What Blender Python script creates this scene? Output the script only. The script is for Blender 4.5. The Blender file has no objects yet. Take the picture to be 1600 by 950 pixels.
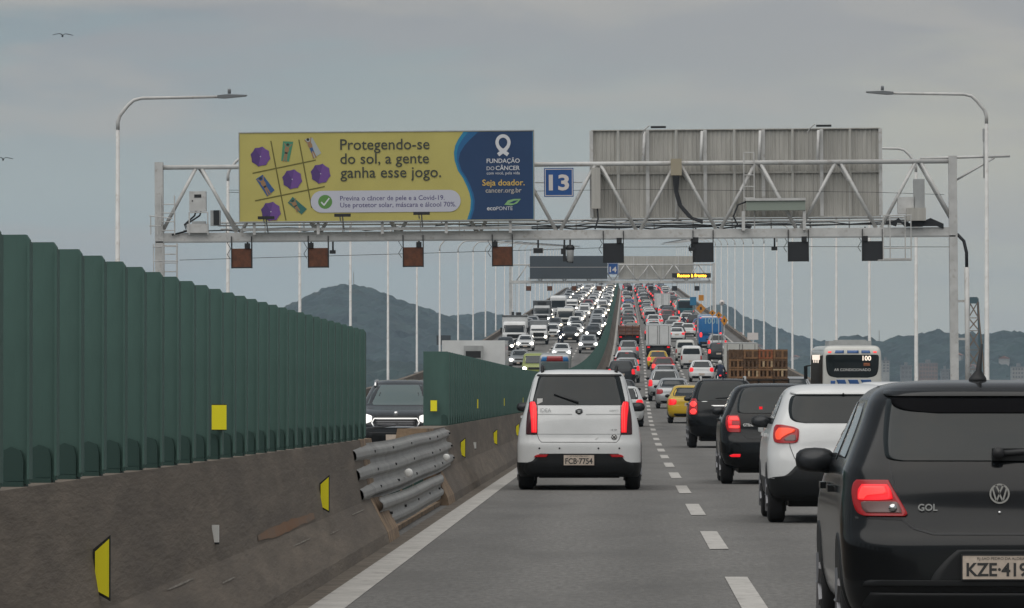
import bpy, bmesh, math, random
import numpy as np
from mathutils import Vector, Matrix
R = math.radians
random.seed(7)
scene = bpy.context.scene
col = scene.collection
# ------------------------------------------------------------------ camera
FPX, VPX, VPY, CAMH = 7500.0, 977.0, 615.0, 1.39      # focal length in photo pixels, vanishing point, eye height
cam_d = bpy.data.cameras.new('camera'); cam = bpy.data.objects.new('camera', cam_d); col.objects.link(cam)
cam_d.sensor_width = 36.0; cam_d.lens = FPX / 1600 * 36.0
cam_d.clip_start = 0.5; cam_d.clip_end = 60000
cam.location = (0, 0, CAMH)
cam.rotation_euler = (R(90) + math.atan((VPY - 475) / FPX), 0, math.atan((VPX - 800) / FPX))
scene.camera = cam
# ------------------------------------------------------------------ world, sun, exposure
SUN_EL, SUN_AZ = R(66), R(205)          # high behind the camera, wide disc: light through an overcast sky
world = bpy.data.worlds.new('World'); scene.world = world; world.use_nodes = True
def build_world():
    nt = world.node_tree; nt.nodes.clear()
    N = lambda t: nt.nodes.new(t)
    L = lambda a, b: nt.links.new(a, b)
    out = N('ShaderNodeOutputWorld'); bg = N('ShaderNodeBackground'); bg.inputs['Strength'].default_value = 0.1
    sky = N('ShaderNodeTexSky'); sky.sky_type = 'NISHITA'; sky.sun_disc = False
    sky.sun_elevation = SUN_EL; sky.sun_rotation = SUN_AZ
    sky.air_density = 1.5; sky.dust_density = 4.0
    tc = N('ShaderNodeTexCoord'); sep = N('ShaderNodeSeparateXYZ'); L(tc.outputs['Generated'], sep.inputs[0])
    def ramp(fac, stops, interp='EASE'):
        r = N('ShaderNodeValToRGB'); r.color_ramp.interpolation = interp
        e = r.color_ramp.elements
        while len(e) < len(stops): e.new(0.5)
        for i, (p, c) in enumerate(stops): e[i].position = p; e[i].color = (*c, 1)
        L(fac, r.inputs[0]); return r
    def mrange(v, a, b):
        m = N('ShaderNodeMapRange'); m.inputs['From Min'].default_value = a; m.inputs['From Max'].default_value = b
        L(v, m.inputs['Value']); return m.outputs[0]
    def mix(f, a, b, mode='MIX'):
        m = N('ShaderNodeMix'); m.data_type = 'RGBA'; m.blend_type = mode
        if isinstance(f, float): m.inputs[0].default_value = f
        else: L(f, m.inputs[0])
        for k, v in ((6, a), (7, b)):
            if isinstance(v, tuple): m.inputs[k].default_value = (*v, 1)
            else: L(v, m.inputs[k])
        return m.outputs[2]
    K = SKY_GAIN
    g = lambda r, gg, b: (r * K, gg * K, b * K)
    el = mrange(sep.outputs[2], 0.0, 0.11)
    base = ramp(el, [(0.0, g(.47, .495, .45)), (0.35, g(.40, .44, .42)), (0.7, g(.285, .345, .365)), (1.0, g(.23, .295, .335))]).outputs[0]
    warm = ramp(el, [(0.0, g(.56, .53, .42)), (0.45, g(.51, .48, .395)), (1.0, g(.32, .325, .32))]).outputs[0]
    az = ramp(mrange(sep.outputs[0], -0.10, 0.10), [(0.0, (0, 0, 0)), (0.38, (.22, .22, .22)), (0.9, (1, 1, 1))]).outputs[0]
    c = mix(az, base, warm)
    # soft cloud banks, stretched along the horizon
    def cloud(scale, seed, detail=5.0, rough=.5):
        mp = N('ShaderNodeMapping'); mp.inputs['Scale'].default_value = (scale, scale, scale * 5.0); mp.inputs['Location'].default_value = (seed, seed * .7, seed * .3)
        L(tc.outputs['Generated'], mp.inputs[0])
        n = N('ShaderNodeTexNoise'); n.inputs['Scale'].default_value = 1.0; n.inputs['Detail'].default_value = detail
        n.inputs['Roughness'].default_value = rough; n.inputs['Distortion'].default_value = .35
        L(mp.outputs[0], n.inputs['Vector']); return n.outputs[0]
    c1 = ramp(cloud(9.0, 3.1), [(0.44, (0, 0, 0)), (0.54, (1, 1, 1))]).outputs[0]
    up = ramp(el, [(0.35, (0, 0, 0)), (0.75, (.85, .85, .85))]).outputs[0]
    f1 = mix(1.0, c1, up, 'MULTIPLY')
    c = mix(f1, c, g(.35, .34, .345))
    c3 = ramp(cloud(6.0, 21.4, 4.0), [(0.50, (0, 0, 0)), (0.58, (1, 1, 1))]).outputs[0]
    f3 = mix(1.0, c3, ramp(el, [(0.6, (0, 0, 0)), (0.9, (.9, .9, .9))]).outputs[0], 'MULTIPLY')
    c = mix(f3, c, g(.22, .24, .275))
    c2 = ramp(cloud(14.0, 8.6, 6.0), [(0.47, (0, 0, 0)), (0.64, (.65, .65, .65))]).outputs[0]
    c = mix(c2, c, g(.45, .42, .38))
    c = mix(0.94, sky.outputs[0], c)
    L(c, bg.inputs['Color']); L(bg.outputs[0], out.inputs[0])
SKY_GAIN = 6.2
build_world()
sun_d = bpy.data.lights.new('sun', 'SUN'); sun_d.energy = 1.5; sun_d.angle = R(90); sun_d.color = (1.0, .97, .92)
sun = bpy.data.objects.new('sun', sun_d); col.objects.link(sun)
sd = Vector((math.sin(SUN_AZ) * math.cos(SUN_EL), math.cos(SUN_AZ) * math.cos(SUN_EL), math.sin(SUN_EL)))
sun.rotation_euler = sd.to_track_quat('Z', 'Y').to_euler()
vs = scene.view_settings
vs.view_transform = 'Standard'; vs.look = 'None'; vs.gamma = 1.0; vs.exposure = 0.75; vs.use_curve_mapping = False
scene.cycles.max_bounces = 6
# ------------------------------------------------------------------ materials
M = {}
def mat(name, color, rough=.6, metal=0.0, emit=0.0, noise=0.0, nscale=3.0, bump=0.0, bscale=40.0, coat=0.0, stain=None, ncol=None, spec=None, stretch=None, emit_col=None):
    m = bpy.data.materials.new(name); m.use_nodes = True; nt = m.node_tree; b = nt.nodes['Principled BSDF']
    b.inputs['Base Color'].default_value = (*color, 1); b.inputs['Roughness'].default_value = rough; b.inputs['Metallic'].default_value = metal
    if coat: b.inputs['Coat Weight'].default_value = coat; b.inputs['Coat Roughness'].default_value = .06
    if spec is not None: b.inputs['Specular IOR Level'].default_value = spec
    if emit: b.inputs['Emission Color'].default_value = (*(emit_col or color), 1); b.inputs['Emission Strength'].default_value = emit
    tc = None
    def coords():
        t = nt.nodes.new('ShaderNodeTexCoord'); mp = nt.nodes.new('ShaderNodeMapping')
        if stretch: mp.inputs['Scale'].default_value = stretch
        nt.links.new(t.outputs['Object'], mp.inputs[0]); return mp.outputs[0]
    if noise or bump or stain: tc = coords()
    def tex(scale, det=6.0, rg=.6):
        n = nt.nodes.new('ShaderNodeTexNoise'); n.inputs['Scale'].default_value = scale; n.inputs['Detail'].default_value = det; n.inputs['Roughness'].default_value = rg
        nt.links.new(tc, n.inputs['Vector']); return n.outputs[0]
    last = None
    if noise:
        mx = nt.nodes.new('ShaderNodeMix'); mx.data_type = 'RGBA'
        rp = nt.nodes.new('ShaderNodeValToRGB'); rp.color_ramp.elements[0].position = .33; rp.color_ramp.elements[1].position = .68
        nt.links.new(tex(nscale), rp.inputs[0]); nt.links.new(rp.outputs[0], mx.inputs[0])
        lo = tuple(max(0, v * (1 - noise)) for v in color); hi = ncol or tuple(v * (1 + noise) for v in color)
        mx.inputs[6].default_value = (*lo, 1); mx.inputs[7].default_value = (*hi, 1); last = mx.outputs[2]
    if stain:
        sc, c2, a, bb = stain
        mx = nt.nodes.new('ShaderNodeMix'); mx.data_type = 'RGBA'
        rp = nt.nodes.new('ShaderNodeValToRGB'); rp.color_ramp.elements[0].position = a; rp.color_ramp.elements[1].position = bb
        nt.links.new(tex(sc, 8.0, .65), rp.inputs[0]); nt.links.new(rp.outputs[0], mx.inputs[0])
        if last: nt.links.new(last, mx.inputs[6])
        else: mx.inputs[6].default_value = (*color, 1)
        mx.inputs[7].default_value = (*c2, 1); last = mx.outputs[2]
    if last: nt.links.new(last, b.inputs['Base Color'])
    if bump:
        bp = nt.nodes.new('ShaderNodeBump'); bp.inputs['Strength'].default_value = bump; bp.inputs['Distance'].default_value = .02
        nt.links.new(tex(bscale, 4.0), bp.inputs['Height']); nt.links.new(bp.outputs[0], b.inputs['Normal'])
    M[name] = m; return m
mat('asphalt', (.135, .131, .124), .88, noise=.24, nscale=20, bump=.6, bscale=60, stain=(.9, (.100, .097, .092), .46, .72), stretch=(1, .25, 1))
mat('paint_white', (.40, .385, .36), .75, noise=.16, nscale=2.5, stain=(5.0, (.21, .20, .185), .50, .68))
mat('grit', (.105, .088, .070), .95, noise=.4, nscale=3, stain=(8, (.17, .15, .12), .55, .7))
mat('concrete', (.142, .117, .092), .9, noise=.24, nscale=7, bump=.5, bscale=30, stain=(1.6, (.088, .075, .063), .42, .70), stretch=(1, .13, 1))
mat('concrete_raw', (.22, .155, .10), .9, noise=.35, nscale=5, bump=.4, bscale=30, stain=(3.0, (.12, .09, .07), .5, .7))
mat('deck', (.16, .14, .12), .9, noise=.2)
mat('screen_green', (.056, .116, .100), .7, noise=.20, nscale=1.6, stretch=(1, 1, .4), stain=(3, (.060, .105, .092), .55, .75))
mat('screen_dark', (.026, .060, .052), .8)
mat('galv', (.24, .24, .232), .6, metal=.1, noise=.12, nscale=1.2, stain=(1.5, (.15, .145, .135), .55, .75))
mat('white_steel', (.50, .50, .49), .5, noise=.13, nscale=2.0, stain=(5, (.33, .30, .27), .56, .74))
mat('grey_steel', (.34, .35, .35), .5, noise=.15, nscale=2)
mat('board_back', (.40, .39, .36), .65, noise=.14, nscale=1.2, stretch=(3, 3, .3), stain=(1.5, (.30, .29, .265), .5, .8))
mat('dark', (.015, .016, .018), .6)
mat('black_plastic', (.009, .010, .011), .5, spec=.3)
mat('rubber', (.010, .010, .011), .85)
mat('cable', (.02, .022, .026), .6)
mat('brown_panel', (.12, .040, .016), .6, noise=.3, nscale=6)
mat('dark_panel', (.016, .018, .022), .5)
mat('yellow_reflector', (.86, .77, .02), .45)
mat('glass', (.010, .014, .015), .05, spec=.34)
mat('glass_dark_band', (.004, .004, .005), .7, spec=.05)
mat('glass_far', (.020, .025, .028), .10, spec=.35)
mat('glass_pale_reflect', (.09, .12, .12), .10, spec=.6)  # pale base colour stands in for reflections on a windscreen
mat('mirror_face', (.035, .038, .042), .25, spec=.3)
mat('side_glass', (.035, .028, .022), .6, spec=.05)
mat('scuff_pale', (.24, .22, .19), .9, noise=.3, nscale=12, stain=(6, (.14, .12, .10), .45, .6))
mat('scuff_dark', (.055, .048, .042), .9, noise=.3, nscale=12)
mat('chrome', (.6, .6, .6), .18, metal=1.0)
mat('rim', (.22, .22, .23), .4, metal=.6)
mat('tail_on', (.40, .006, .012), .3, emit=.42, emit_col=(1.0, .012, .022))
mat('tail_hot', (.6, .02, .02), .3, emit=.70, emit_col=(1.0, .05, .045))
mat('tail_dim', (.22, .008, .012), .25, emit=.06, emit_col=(1.0, .03, .03))
mat('tail_clear', (.16, .10, .095), .2)
mat('tail_smoke', (.05, .012, .016), .2)
mat('amber', (.5, .06, .025), .3, emit=.34, emit_col=(1, .07, .025))
mat('head_on', (.9, .9, .85), .3, emit=6.0, emit_col=(1.0, .91, .77)); mat('head_warm', (.9, .85, .75), .3, emit=3.0, emit_col=(1.0, .80, .55)); mat('head_mid', (.85, .85, .8), .3, emit=1.4, emit_col=(1.0, .92, .8))
mat('head_low', (.75, .76, .76), .15, emit=.5, emit_col=(1.0, .95, .88))
mat('head_off', (.35, .36, .37), .12)
mat('plate', (.50, .42, .35), .5, noise=.15, nscale=20)
mat('plate_text', (.03, .03, .03), .6)
mat('badge', (.55, .56, .56), .25, metal=.8)
mat('sticker_white', (.7, .7, .68), .5)
PAINTS = {'white': ((.60, .61, .61), 0), 'offwhite': ((.50, .50, .47), 0), 'silver': ((.36, .37, .375), .45), 'light grey': ((.27, .28, .285), .4), 'grey': ((.12, .125, .13), .4), 'dark grey': ((.030, .032, .035), .2), 'black': ((.006, .007, .008), 0),
          'red': ((.24, .012, .014), .2), 'maroon': ((.11, .012, .016), .2), 'yellow': ((.50, .33, .015), 0), 'blue': ((.02, .08, .24), .2), 'dark blue': ((.010, .020, .055), .3), 'teal': ((.02, .10, .12), .2),
          'beige': ((.30, .27, .21), .2), 'green': ((.22, .26, .06), 0), 'brown': ((.12, .07, .05), .1), 'bus blue': ((.012, .13, .34), 0)}
for k, (c, me) in PAINTS.items():
    dk = k in ('black', 'dark grey'); mat('paint ' + k, c, .16 if dk else .28, metal=me, coat=.15 if dk else .6, noise=.08, nscale=1.5, spec=.25 if dk else .35)
def tyre_tracks(m, x0, pitch):
    nt = m.node_tree; b = nt.nodes['Principled BSDF']; src = b.inputs['Base Color'].links[0].from_socket
    tc = nt.nodes.new('ShaderNodeTexCoord'); sp = nt.nodes.new('ShaderNodeSeparateXYZ'); nt.links.new(tc.outputs['Object'], sp.inputs[0])
    def mth(op, a, v):
        n = nt.nodes.new('ShaderNodeMath'); n.operation = op; nt.links.new(a, n.inputs[0])
        if isinstance(v, float): n.inputs[1].default_value = v
        else: nt.links.new(v, n.inputs[1])
        return n.outputs[0]
    t = mth('COSINE', mth('MULTIPLY', mth('SUBTRACT', sp.outputs[0], x0), 2 * math.pi / pitch), 0.0)
    mp = nt.nodes.new('ShaderNodeMapping'); mp.inputs['Scale'].default_value = (1.2, .05, 1); nt.links.new(tc.outputs['Object'], mp.inputs[0])
    nz = nt.nodes.new('ShaderNodeTexNoise'); nz.inputs['Scale'].default_value = 1.0; nt.links.new(mp.outputs[0], nz.inputs['Vector'])
    f = mth('ADD', mth('MULTIPLY', mth('MULTIPLY', t, nz.outputs[0]), -.17), .93)
    mx = nt.nodes.new('ShaderNodeMix'); mx.data_type = 'RGBA'; mx.blend_type = 'MULTIPLY'; mx.inputs[0].default_value = 1.0; nt.links.new(src, mx.inputs[6]); nt.links.new(f, mx.inputs[7]); nt.links.new(mx.outputs[2], b.inputs['Base Color'])
tyre_tracks(M['asphalt'], .15, 1.38)
# ------------------------------------------------------------------ scene helpers
def new_obj(name, mesh, parent=None, loc=None, rot=None):
    o = bpy.data.objects.new(name, mesh); col.objects.link(o)
    if parent: o.parent = parent
    if loc is not None: o.location = loc
    if rot is not None: o.rotation_euler = rot
    return o
def tag(o, label, cat=None, group=None, kind=None):
    if label: o['label'] = label
    if cat: o['category'] = cat
    if group: o['group'] = group
    if kind: o['kind'] = kind
    return o
def empty(name, loc=(0, 0, 0), rot=(0, 0, 0)):
    o = new_obj(name, None, None, loc, rot); o.empty_display_size = .3; return o
class MB:
    """collects boxes, tubes, prisms and grids; build() links them as one mesh"""
    def __init__(s): s.v = []; s.f = []; s.m = []; s.mats = []; s.cur = 0; s.sm = []
    def use(s, mname):
        if mname not in s.mats: s.mats.append(mname)
        s.cur = s.mats.index(mname); return s
    def add(s, vs, fs, smooth=False):
        o = len(s.v); s.v += [tuple(v) for v in vs]
        for f in fs: s.f.append(tuple(i + o for i in f)); s.m.append(s.cur); s.sm.append(smooth)
        return s
    def box(s, x0, x1, y0, y1, z0, z1):
        return s.add([(x0, y0, z0), (x1, y0, z0), (x1, y1, z0), (x0, y1, z0), (x0, y0, z1), (x1, y0, z1), (x1, y1, z1), (x0, y1, z1)],
                     [(0, 3, 2, 1), (4, 5, 6, 7), (0, 1, 5, 4), (1, 2, 6, 5), (2, 3, 7, 6), (3, 0, 4, 7)])
    def bar(s, a, b, w, h=None):
        return s.tube([a, b], w / 2 * 1.2, 4) if h is None else s
    def tube(s, pts, r, n=8, closed_ends=True):
        pts = [Vector(p) for p in pts]; rr = r if isinstance(r, (list, tuple)) else [r] * len(pts)
        rings = []; up0 = None
        for i, p in enumerate(pts):
            d = (pts[min(i + 1, len(pts) - 1)] - pts[max(i - 1, 0)]).normalized()
            u = d.cross(Vector((0, 0, 1)))
            if u.length < .05: u = d.cross(Vector((0, 1, 0)))
            if up0 is not None:
                q_ = up0 - d * up0.dot(d)
                if q_.length > .05: u = q_
            u.normalize(); up0 = u; w = d.cross(u)
            rings.append([p + (u * math.cos(2 * math.pi * (k + .5) / n) + w * math.sin(2 * math.pi * (k + .5) / n)) * rr[i] for k in range(n)])
        vs = [v for r_ in rings for v in r_]; fs = []
        for i in range(len(pts) - 1):
            for k in range(n): fs.append((i * n + k, i * n + (k + 1) % n, (i + 1) * n + (k + 1) % n, (i + 1) * n + k))
        if closed_ends: fs += [tuple(range(n))[::-1], tuple((len(pts) - 1) * n + k for k in range(n))]
        return s.add(vs, fs, n > 5)
    def prism(s, poly, y0, y1):
        """polygon in (x,z) extruded along y"""
        n = len(poly); vs = [(x, y0, z) for x, z in poly] + [(x, y1, z) for x, z in poly]
        fs = [tuple(range(n)), tuple(range(2 * n - 1, n - 1, -1))] + [(i, i + n, (i + 1) % n + n, (i + 1) % n) for i in range(n)]
        return s.add(vs, fs)
    def flat(s, poly, y): return s.add([(x, y, z) for x, z in poly], [tuple(range(len(poly)))])
    def lathe(s, prof, cx=0, cy=0, cz=0, axis='x', n=20):
        """profile of (along, radius) pairs turned round an axis"""
        vs = []; fs = []
        for a, r in prof:
            for k in range(n):
                t = 2 * math.pi * k / n; c, q = r * math.cos(t), r * math.sin(t)
                vs.append((cx + a, cy + c, cz + q) if axis == 'x' else (cx + c, cy + a, cz + q) if axis == 'y' else (cx + c, cy + q, cz + a))
        for i in range(len(prof) - 1):
            for k in range(n): fs.append((i * n + k, i * n + (k + 1) % n, (i + 1) * n + (k + 1) % n, (i + 1) * n + k))
        fs += [tuple(range(n)), tuple((len(prof) - 1) * n + k for k in range(n))]
        return s.add(vs, fs, True)
    def mesh(s, name):
        me = bpy.data.meshes.new(name); me.from_pydata(s.v, [], s.f)
        for mn in s.mats: me.materials.append(M[mn])
        me.polygons.foreach_set('material_index', s.m); me.polygons.foreach_set('use_smooth', s.sm)
        bm = bmesh.new(); bm.from_mesh(me); bmesh.ops.recalc_face_normals(bm, faces=bm.faces); bm.to_mesh(me); bm.free()
        me.update(); return me
    def build(s, name, parent=None, loc=None, rot=None): return new_obj(name, s.mesh(name), parent, loc, rot)
_tx = {}
def text_mesh(txt, bold=0.0):
    k = (txt, bold)
    if k not in _tx:
        c = bpy.data.curves.new('lettering', 'FONT'); c.body = txt; c.size = 1; c.offset = bold; c.resolution_u = 3
        o = bpy.data.objects.new('lettering', c); col.objects.link(o)
        me = bpy.data.meshes.new_from_object(o, depsgraph=bpy.context.evaluated_depsgraph_get())
        bpy.data.objects.remove(o); bpy.data.curves.remove(c)
        co = np.empty(len(me.vertices) * 3); me.vertices.foreach_get('co', co); co = co.reshape(-1, 3)
        _tx[k] = (co, [tuple(p.vertices) for p in me.polygons], co[:, 0].min(), co[:, 0].max()); bpy.data.meshes.remove(me)
    return _tx[k]
def put_text(mb, mname, txt, x0, x1, zb, y, bold=.012, hscale=None):
    """lettering laid flat in the xz plane, fitted between x0 and x1 on baseline zb, facing -y"""
    co, fs, a, b = text_mesh(txt, bold); s = (x1 - x0) / (b - a); h = hscale or abs(s)
    mb.use(mname).add([(x0 + (p[0] - a) * s, y, zb + p[1] * h) for p in co], fs)
def pchip(xs, ys, xq):
    xs = np.asarray(xs, float); ys = np.asarray(ys, float); h = np.diff(xs); d = np.diff(ys) / h; m = np.zeros_like(ys)
    for i in range(1, len(xs) - 1):
        if d[i - 1] * d[i] > 0: m[i] = 2 * d[i - 1] * d[i] / (d[i - 1] + d[i])
    m[0] = d[0]; m[-1] = d[-1]
    k = np.clip(np.searchsorted(xs, xq) - 1, 0, len(h) - 1); t = (xq - xs[k]) / h[k]
    return (2 * t**3 - 3 * t**2 + 1) * ys[k] + (t**3 - 2 * t**2 + t) * h[k] * m[k] + (-2 * t**3 + 3 * t**2) * ys[k + 1] + (t**3 - t**2) * h[k] * m[k + 1]
# ------------------------------------------------------------------ the road line: level, then a climb to the crest of the bridge
def road_z(s):
    if s < 110: return 0.0
    if s < 428: return (s - 110) ** 2 / 21200
    z = 4.77 + .03 * (s - 428)
    if s > 1094: z -= (s - 1094) ** 2 / 22000
    return z
def road_dx(s):
    t = min(1, max(0, (s - 60) / 460)); return .9 * t * t * (3 - 2 * t)
def slope(s): return (road_z(s + 1) - road_z(s - 1)) / 2
def P(x, s, z=0.0): return (x + road_dx(s), s, road_z(s) + z)
def stations(a, b):
    out = [a]
    while out[-1] < b:
        s = out[-1]; out.append(min(b, s + (2 if s < 70 else 5 if s < 450 else 12)))
    return out
def sweep(mb, prof, a, b, caps=True, fz=None):
    """closed (x,z) profile carried along the road line"""
    st = stations(a, b); n = len(prof); vs = []; fs = []
    for s in st: vs += [P(x, s, z + (fz(s) if fz and z > .9 else 0)) for x, z in prof]
    for i in range(len(st) - 1):
        for k in range(n): fs.append((i * n + k, i * n + (k + 1) % n, (i + 1) * n + (k + 1) % n, (i + 1) * n + k))
    if caps: fs += [tuple(range(n)), tuple((len(st) - 1) * n + k for k in range(n))]
    return mb.add(vs, fs)
def ribbon(mb, x0, x1, z, a, b):
    st = stations(a, b); vs = []; fs = []
    for s in st: vs += [P(x0, s, z), P(x1, s, z)]
    for i in range(len(st) - 1): fs.append((2 * i, 2 * i + 1, 2 * i + 3, 2 * i + 2))
    return mb.add(vs, fs)
END = 1330
HAZE = 7.5e-5
# ------------------------------------------------------------------ setting: water, deck, carriageways
mat('water', (.045, .065, .075), .18, bump=.5, bscale=.15)
mat('forest', (.018, .032, .028), .95, noise=.5, nscale=.03, bump=1.0, bscale=.25, stain=(.006, (.055, .058, .040), .58, .72))
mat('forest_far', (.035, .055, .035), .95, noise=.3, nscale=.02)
w = MB().use('water'); w.add([(-30000, -3000, -28), (30000, -3000, -28), (30000, 40000, -28), (-30000, 40000, -28)], [(0, 1, 2, 3)])
tag(w.build('water'), 'grey bay water far below the bridge', kind='structure')
d = MB().use('deck'); sweep(d, [(-15.3, -.02), (-15.3, -.5), (-9, -2.2), (5, -2.2), (11.6, -.5), (11.6, -.02)], -25, END)
tag(d.build('bridge_deck'), 'concrete box deck carrying both carriageways', kind='structure')
r1 = MB().use('asphalt'); ribbon(r1, -2.6, 11.2, 0.0, -25, END); road = tag(r1.build('road'), 'grey asphalt carriageway climbing away from the camera', kind='structure')
r2 = MB().use('asphalt'); ribbon(r2, -14.9, -2.6, 0.0, -25, END); road2 = tag(r2.build('road_opposite'), 'asphalt carriageway of the oncoming traffic', kind='structure')
e = MB().use('paint_white'); ribbon(e, -2.05, -1.815, .004, -20, END); e.build('edge_line', road)
e = MB().use('paint_white'); ribbon(e, 9.95, 10.12, .004, -20, END); e.build('edge_line', road)
e = MB().use('paint_white'); ribbon(e, -3.35, -3.2, .004, -20, END); e.build('edge_line', road2)
e = MB().use('grit'); ribbon(e, -2.2, -2.045, .003, -20, END); e.build('grit_strip', road)
dm = MB().use('paint_white').add([(-.085, -2.75, 0), (.085, -2.75, 0), (.085, 2.75, 0), (-.085, 2.75, 0)], [(0, 1, 2, 3)]).mesh('lane_dash')
def dashes(x, s0, parent, last):
    s = s0
    while s < last:
        new_obj('lane_dash', dm, parent, P(x, s, .006 + max(0, slope(s)) * 0), (math.atan(slope(s)), 0, 0)); s += 12
dashes(.836, 33.6, road, 1150); dashes(3.6, 31, road, 1150); dashes(6.6, 37, road, 1150)
for x in (-5.45, -7.95, -10.5): dashes(x, 100 if x > -6 else 106, road2, 1150)
# outer parapets
def parapet(x, sgn, label):
    p = MB().use('concrete'); sweep(p, [(x, -.01), (x, .48), (x + sgn * .30, .48), (x + sgn * .30, -.01)], 60, END)
    o = p.build('parapet'); tag(o, label, 'parapet'); return o
parapet(-14.8, -1, 'low brown concrete parapet along the far left edge of the bridge, lamp posts on it')
parapet(11.2, 1, 'low concrete parapet along the right edge of the bridge deck')
# ------------------------------------------------------------------ median barrier (two runs with an opening between them)
JP = [(-2.19, 0), (-2.21, .10), (-2.37, .41), (-2.47, .955), (-2.83, .955), (-2.93, .41), (-3.09, .10), (-3.11, 0)]
fz = lambda s: .05 * max(0, min(1, (46 - s) / 26)) - .015 * (s > 60)
b = MB().use('concrete'); sweep(b, JP, 3, 44.6, fz=fz); b.use('concrete_raw'); sweep(b, [(x + (.002 if i < 4 else -.002), z * 1.002) for i, (x, z) in enumerate(JP)], 44.6, 46.6, fz=fz)
bar_a = tag(b.build('median_barrier'), 'stained brown concrete median barrier in the left foreground, before the opening', 'barrier')
b = MB().use('concrete'); sweep(b, JP, 61.8, END, fz=fz); b.use('concrete_raw'); sweep(b, [(x + (.002 if i < 4 else -.002), z * 1.002) for i, (x, z) in enumerate(JP)], 59.6, 61.8, fz=fz)
bar_b = tag(b.build('median_barrier'), 'long concrete median barrier running uphill from behind the steel guardrail', 'barrier')
def repair(s0, s1, z0, z1, m_='rust_patch', nm='repair_patch', jag=1.0):
    q = MB().use(m_); xf = lambda z: -2.37 - (z - .41) * .1 / .545 if z > .41 else -2.21 - (z - .10) * .16 / .31
    n = 14; vs = []
    for i in range(n + 1):
        t = i / n; s = s0 + (s1 - s0) * t
        for z in (z0 + random.uniform(-.02, .02) * jag * (1 if 0 < i < n else 0) + .03 * jag * (abs(t - .5) * 2) ** 3, z1 + random.uniform(-.02, .012) * jag - .03 * jag * (abs(t - .5) * 2) ** 3): vs.append(P(xf(z) + .006, s, z))
    q.add(vs, [(2 * i, 2 * i + 1, 2 * i + 3, 2 * i + 2) for i in range(n)]); q.build(nm, bar_a)
mat('rust_patch', (.23, .115, .055), .9, noise=.3, nscale=3, stain=(3, (.14, .11, .085), .40, .62), stretch=(1, .15, 1))
repair(31.0, 36.6, .425, .495, jag=.45); repair(18.6, 19.6, .42, .47)
for s_, z_, l_ in ((20.2, .33, 1.3), (22.4, .29, .8), (24.6, .38, 1.6), (27.5, .30, .9), (33.5, .32, 1.8), (37.5, .29, 1.2), (41, .35, 1.9)): repair(s_, s_ + l_, z_, z_ + .009, 'scuff_pale', 'scuff_mark', .08)
# anti-glare screens: upright blades on the barrier
def blade_mesh():
    m = MB().use('screen_green')
    xs = [-.36, -.30, -.24, -.18, -.12, -.06, -.016, 0]; n = 7
    yy = lambda x: .02 * math.sin((x + .36) / .36 * math.pi)
    top = lambda x: 1.035 - (.022 if x > -.005 else 0)
    vs = []
    for x in xs: vs += [(x, yy(x), .0), (x, yy(x), top(x)), (x, yy(x) + .035, top(x)), (x, yy(x) + .035, .0)]
    fs = []
    for i in range(n):
        for k in range(4): fs.append((4 * i + k, 4 * i + (k + 1) % 4, 4 * i + 4 + (k + 1) % 4, 4 * i + 4 + k))
    fs += [(0, 1, 2, 3), (4 * n, 4 * n + 3, 4 * n + 2, 4 * n + 1)]
    m.add(vs, fs)
    m.add([(-.004, -.035, .02), (.006, -.035, .02), (.006, -.035, 1.010), (-.004, -.035, 1.010), (-.004, .05, .02), (.006, .05, .02), (.006, .05, 1.0), (-.004, .05, 1.0)],
          [(0, 1, 2, 3), (7, 6, 5, 4), (1, 5, 6, 2), (0, 3, 7, 4), (3, 2, 6, 7)])
    m.use('screen_dark'); m.prism([(-.105, .012), (-.022, .012), (-.022, .10), (-.034, .14), (-.075, .155), (-.105, .14)], -.012, .001); m.box(-.34, -.02, -.03, .10, -.012, .010)  # dark arch plate in front stands in for the shaded recess at the foot
    return m
bm0 = blade_mesh(); blade = bm0.mesh('blade')
fa = empty('glare_screen', P(-2.6, 17, .955)); tag(fa, 'near dark green anti-glare screen of upright blades on the foreground barrier', 'screen')
s = 17.0
while s < 45.9:
    o = new_obj('blade', blade, fa, Vector(P(-2.47, s, .965 + fz(s))) - Vector(fa.location), (0, 0, R(-3 + random.uniform(-1.5, 1.5)))); s += .95
fb = empty('glare_screen', P(-2.6, 67, .955)); tag(fb, 'long green anti-glare screen running uphill behind the guardrail opening', 'screen')
s = 67.2; k = 0; rest = MB()
rest.mats = list(bm0.mats)
while s < 1160:
    if s < 200:
        new_obj('blade', blade, fb, Vector(P(-2.47, s, .945)) - Vector(fb.location), (0, 0, R(-3 + random.uniform(-1.5, 1.5)))); s += .95
    else:
        x, y, z = Vector(P(-2.47, s, .945)) - Vector(fb.location)
        rest.use('screen_green').box(x - .36, x, y, y + .04, z + .0, z + 1.02); s += .95 if s < 500 else 1.9
o = rest.build('blade_row', fb); o['kind'] = 'stuff'
# yellow markers
pl = MB().use('dark').prism([(-.045, -.105), (.034, -.15), (.034, .15), (-.045, .085)], 0, .02).use('yellow_reflector').prism([(-.035, -.098), (.028, -.132), (.028, .132), (-.035, .075)], -.006, 0)
plm = pl.mesh('delineator')
def delin(s, i):
    o = new_obj('delineator', plm, None, P(-2.365, s, .60)); return o
for i, s in enumerate([21.7, 37.8] + [70 + 17.2 * k for k in range(12)]):
    names = ['on the foreground barrier at the bottom left', 'on the foreground barrier just before the guardrail', 'first beyond the guardrail', 'second beyond the guardrail']
    tag(delin(s, i), 'yellow slanted barrier delineator with black edge, ' + (names[i] if i < 4 else 'beyond the white minivan'), 'delineator', 'yellow delineators on the median barrier')
sqm = MB().use('yellow_reflector').box(-.045, .045, -.008, .0, -.075, .075).use('dark').box(-.045, .045, 0, .012, -.08, .08).mesh('reflector_plate')
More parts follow.
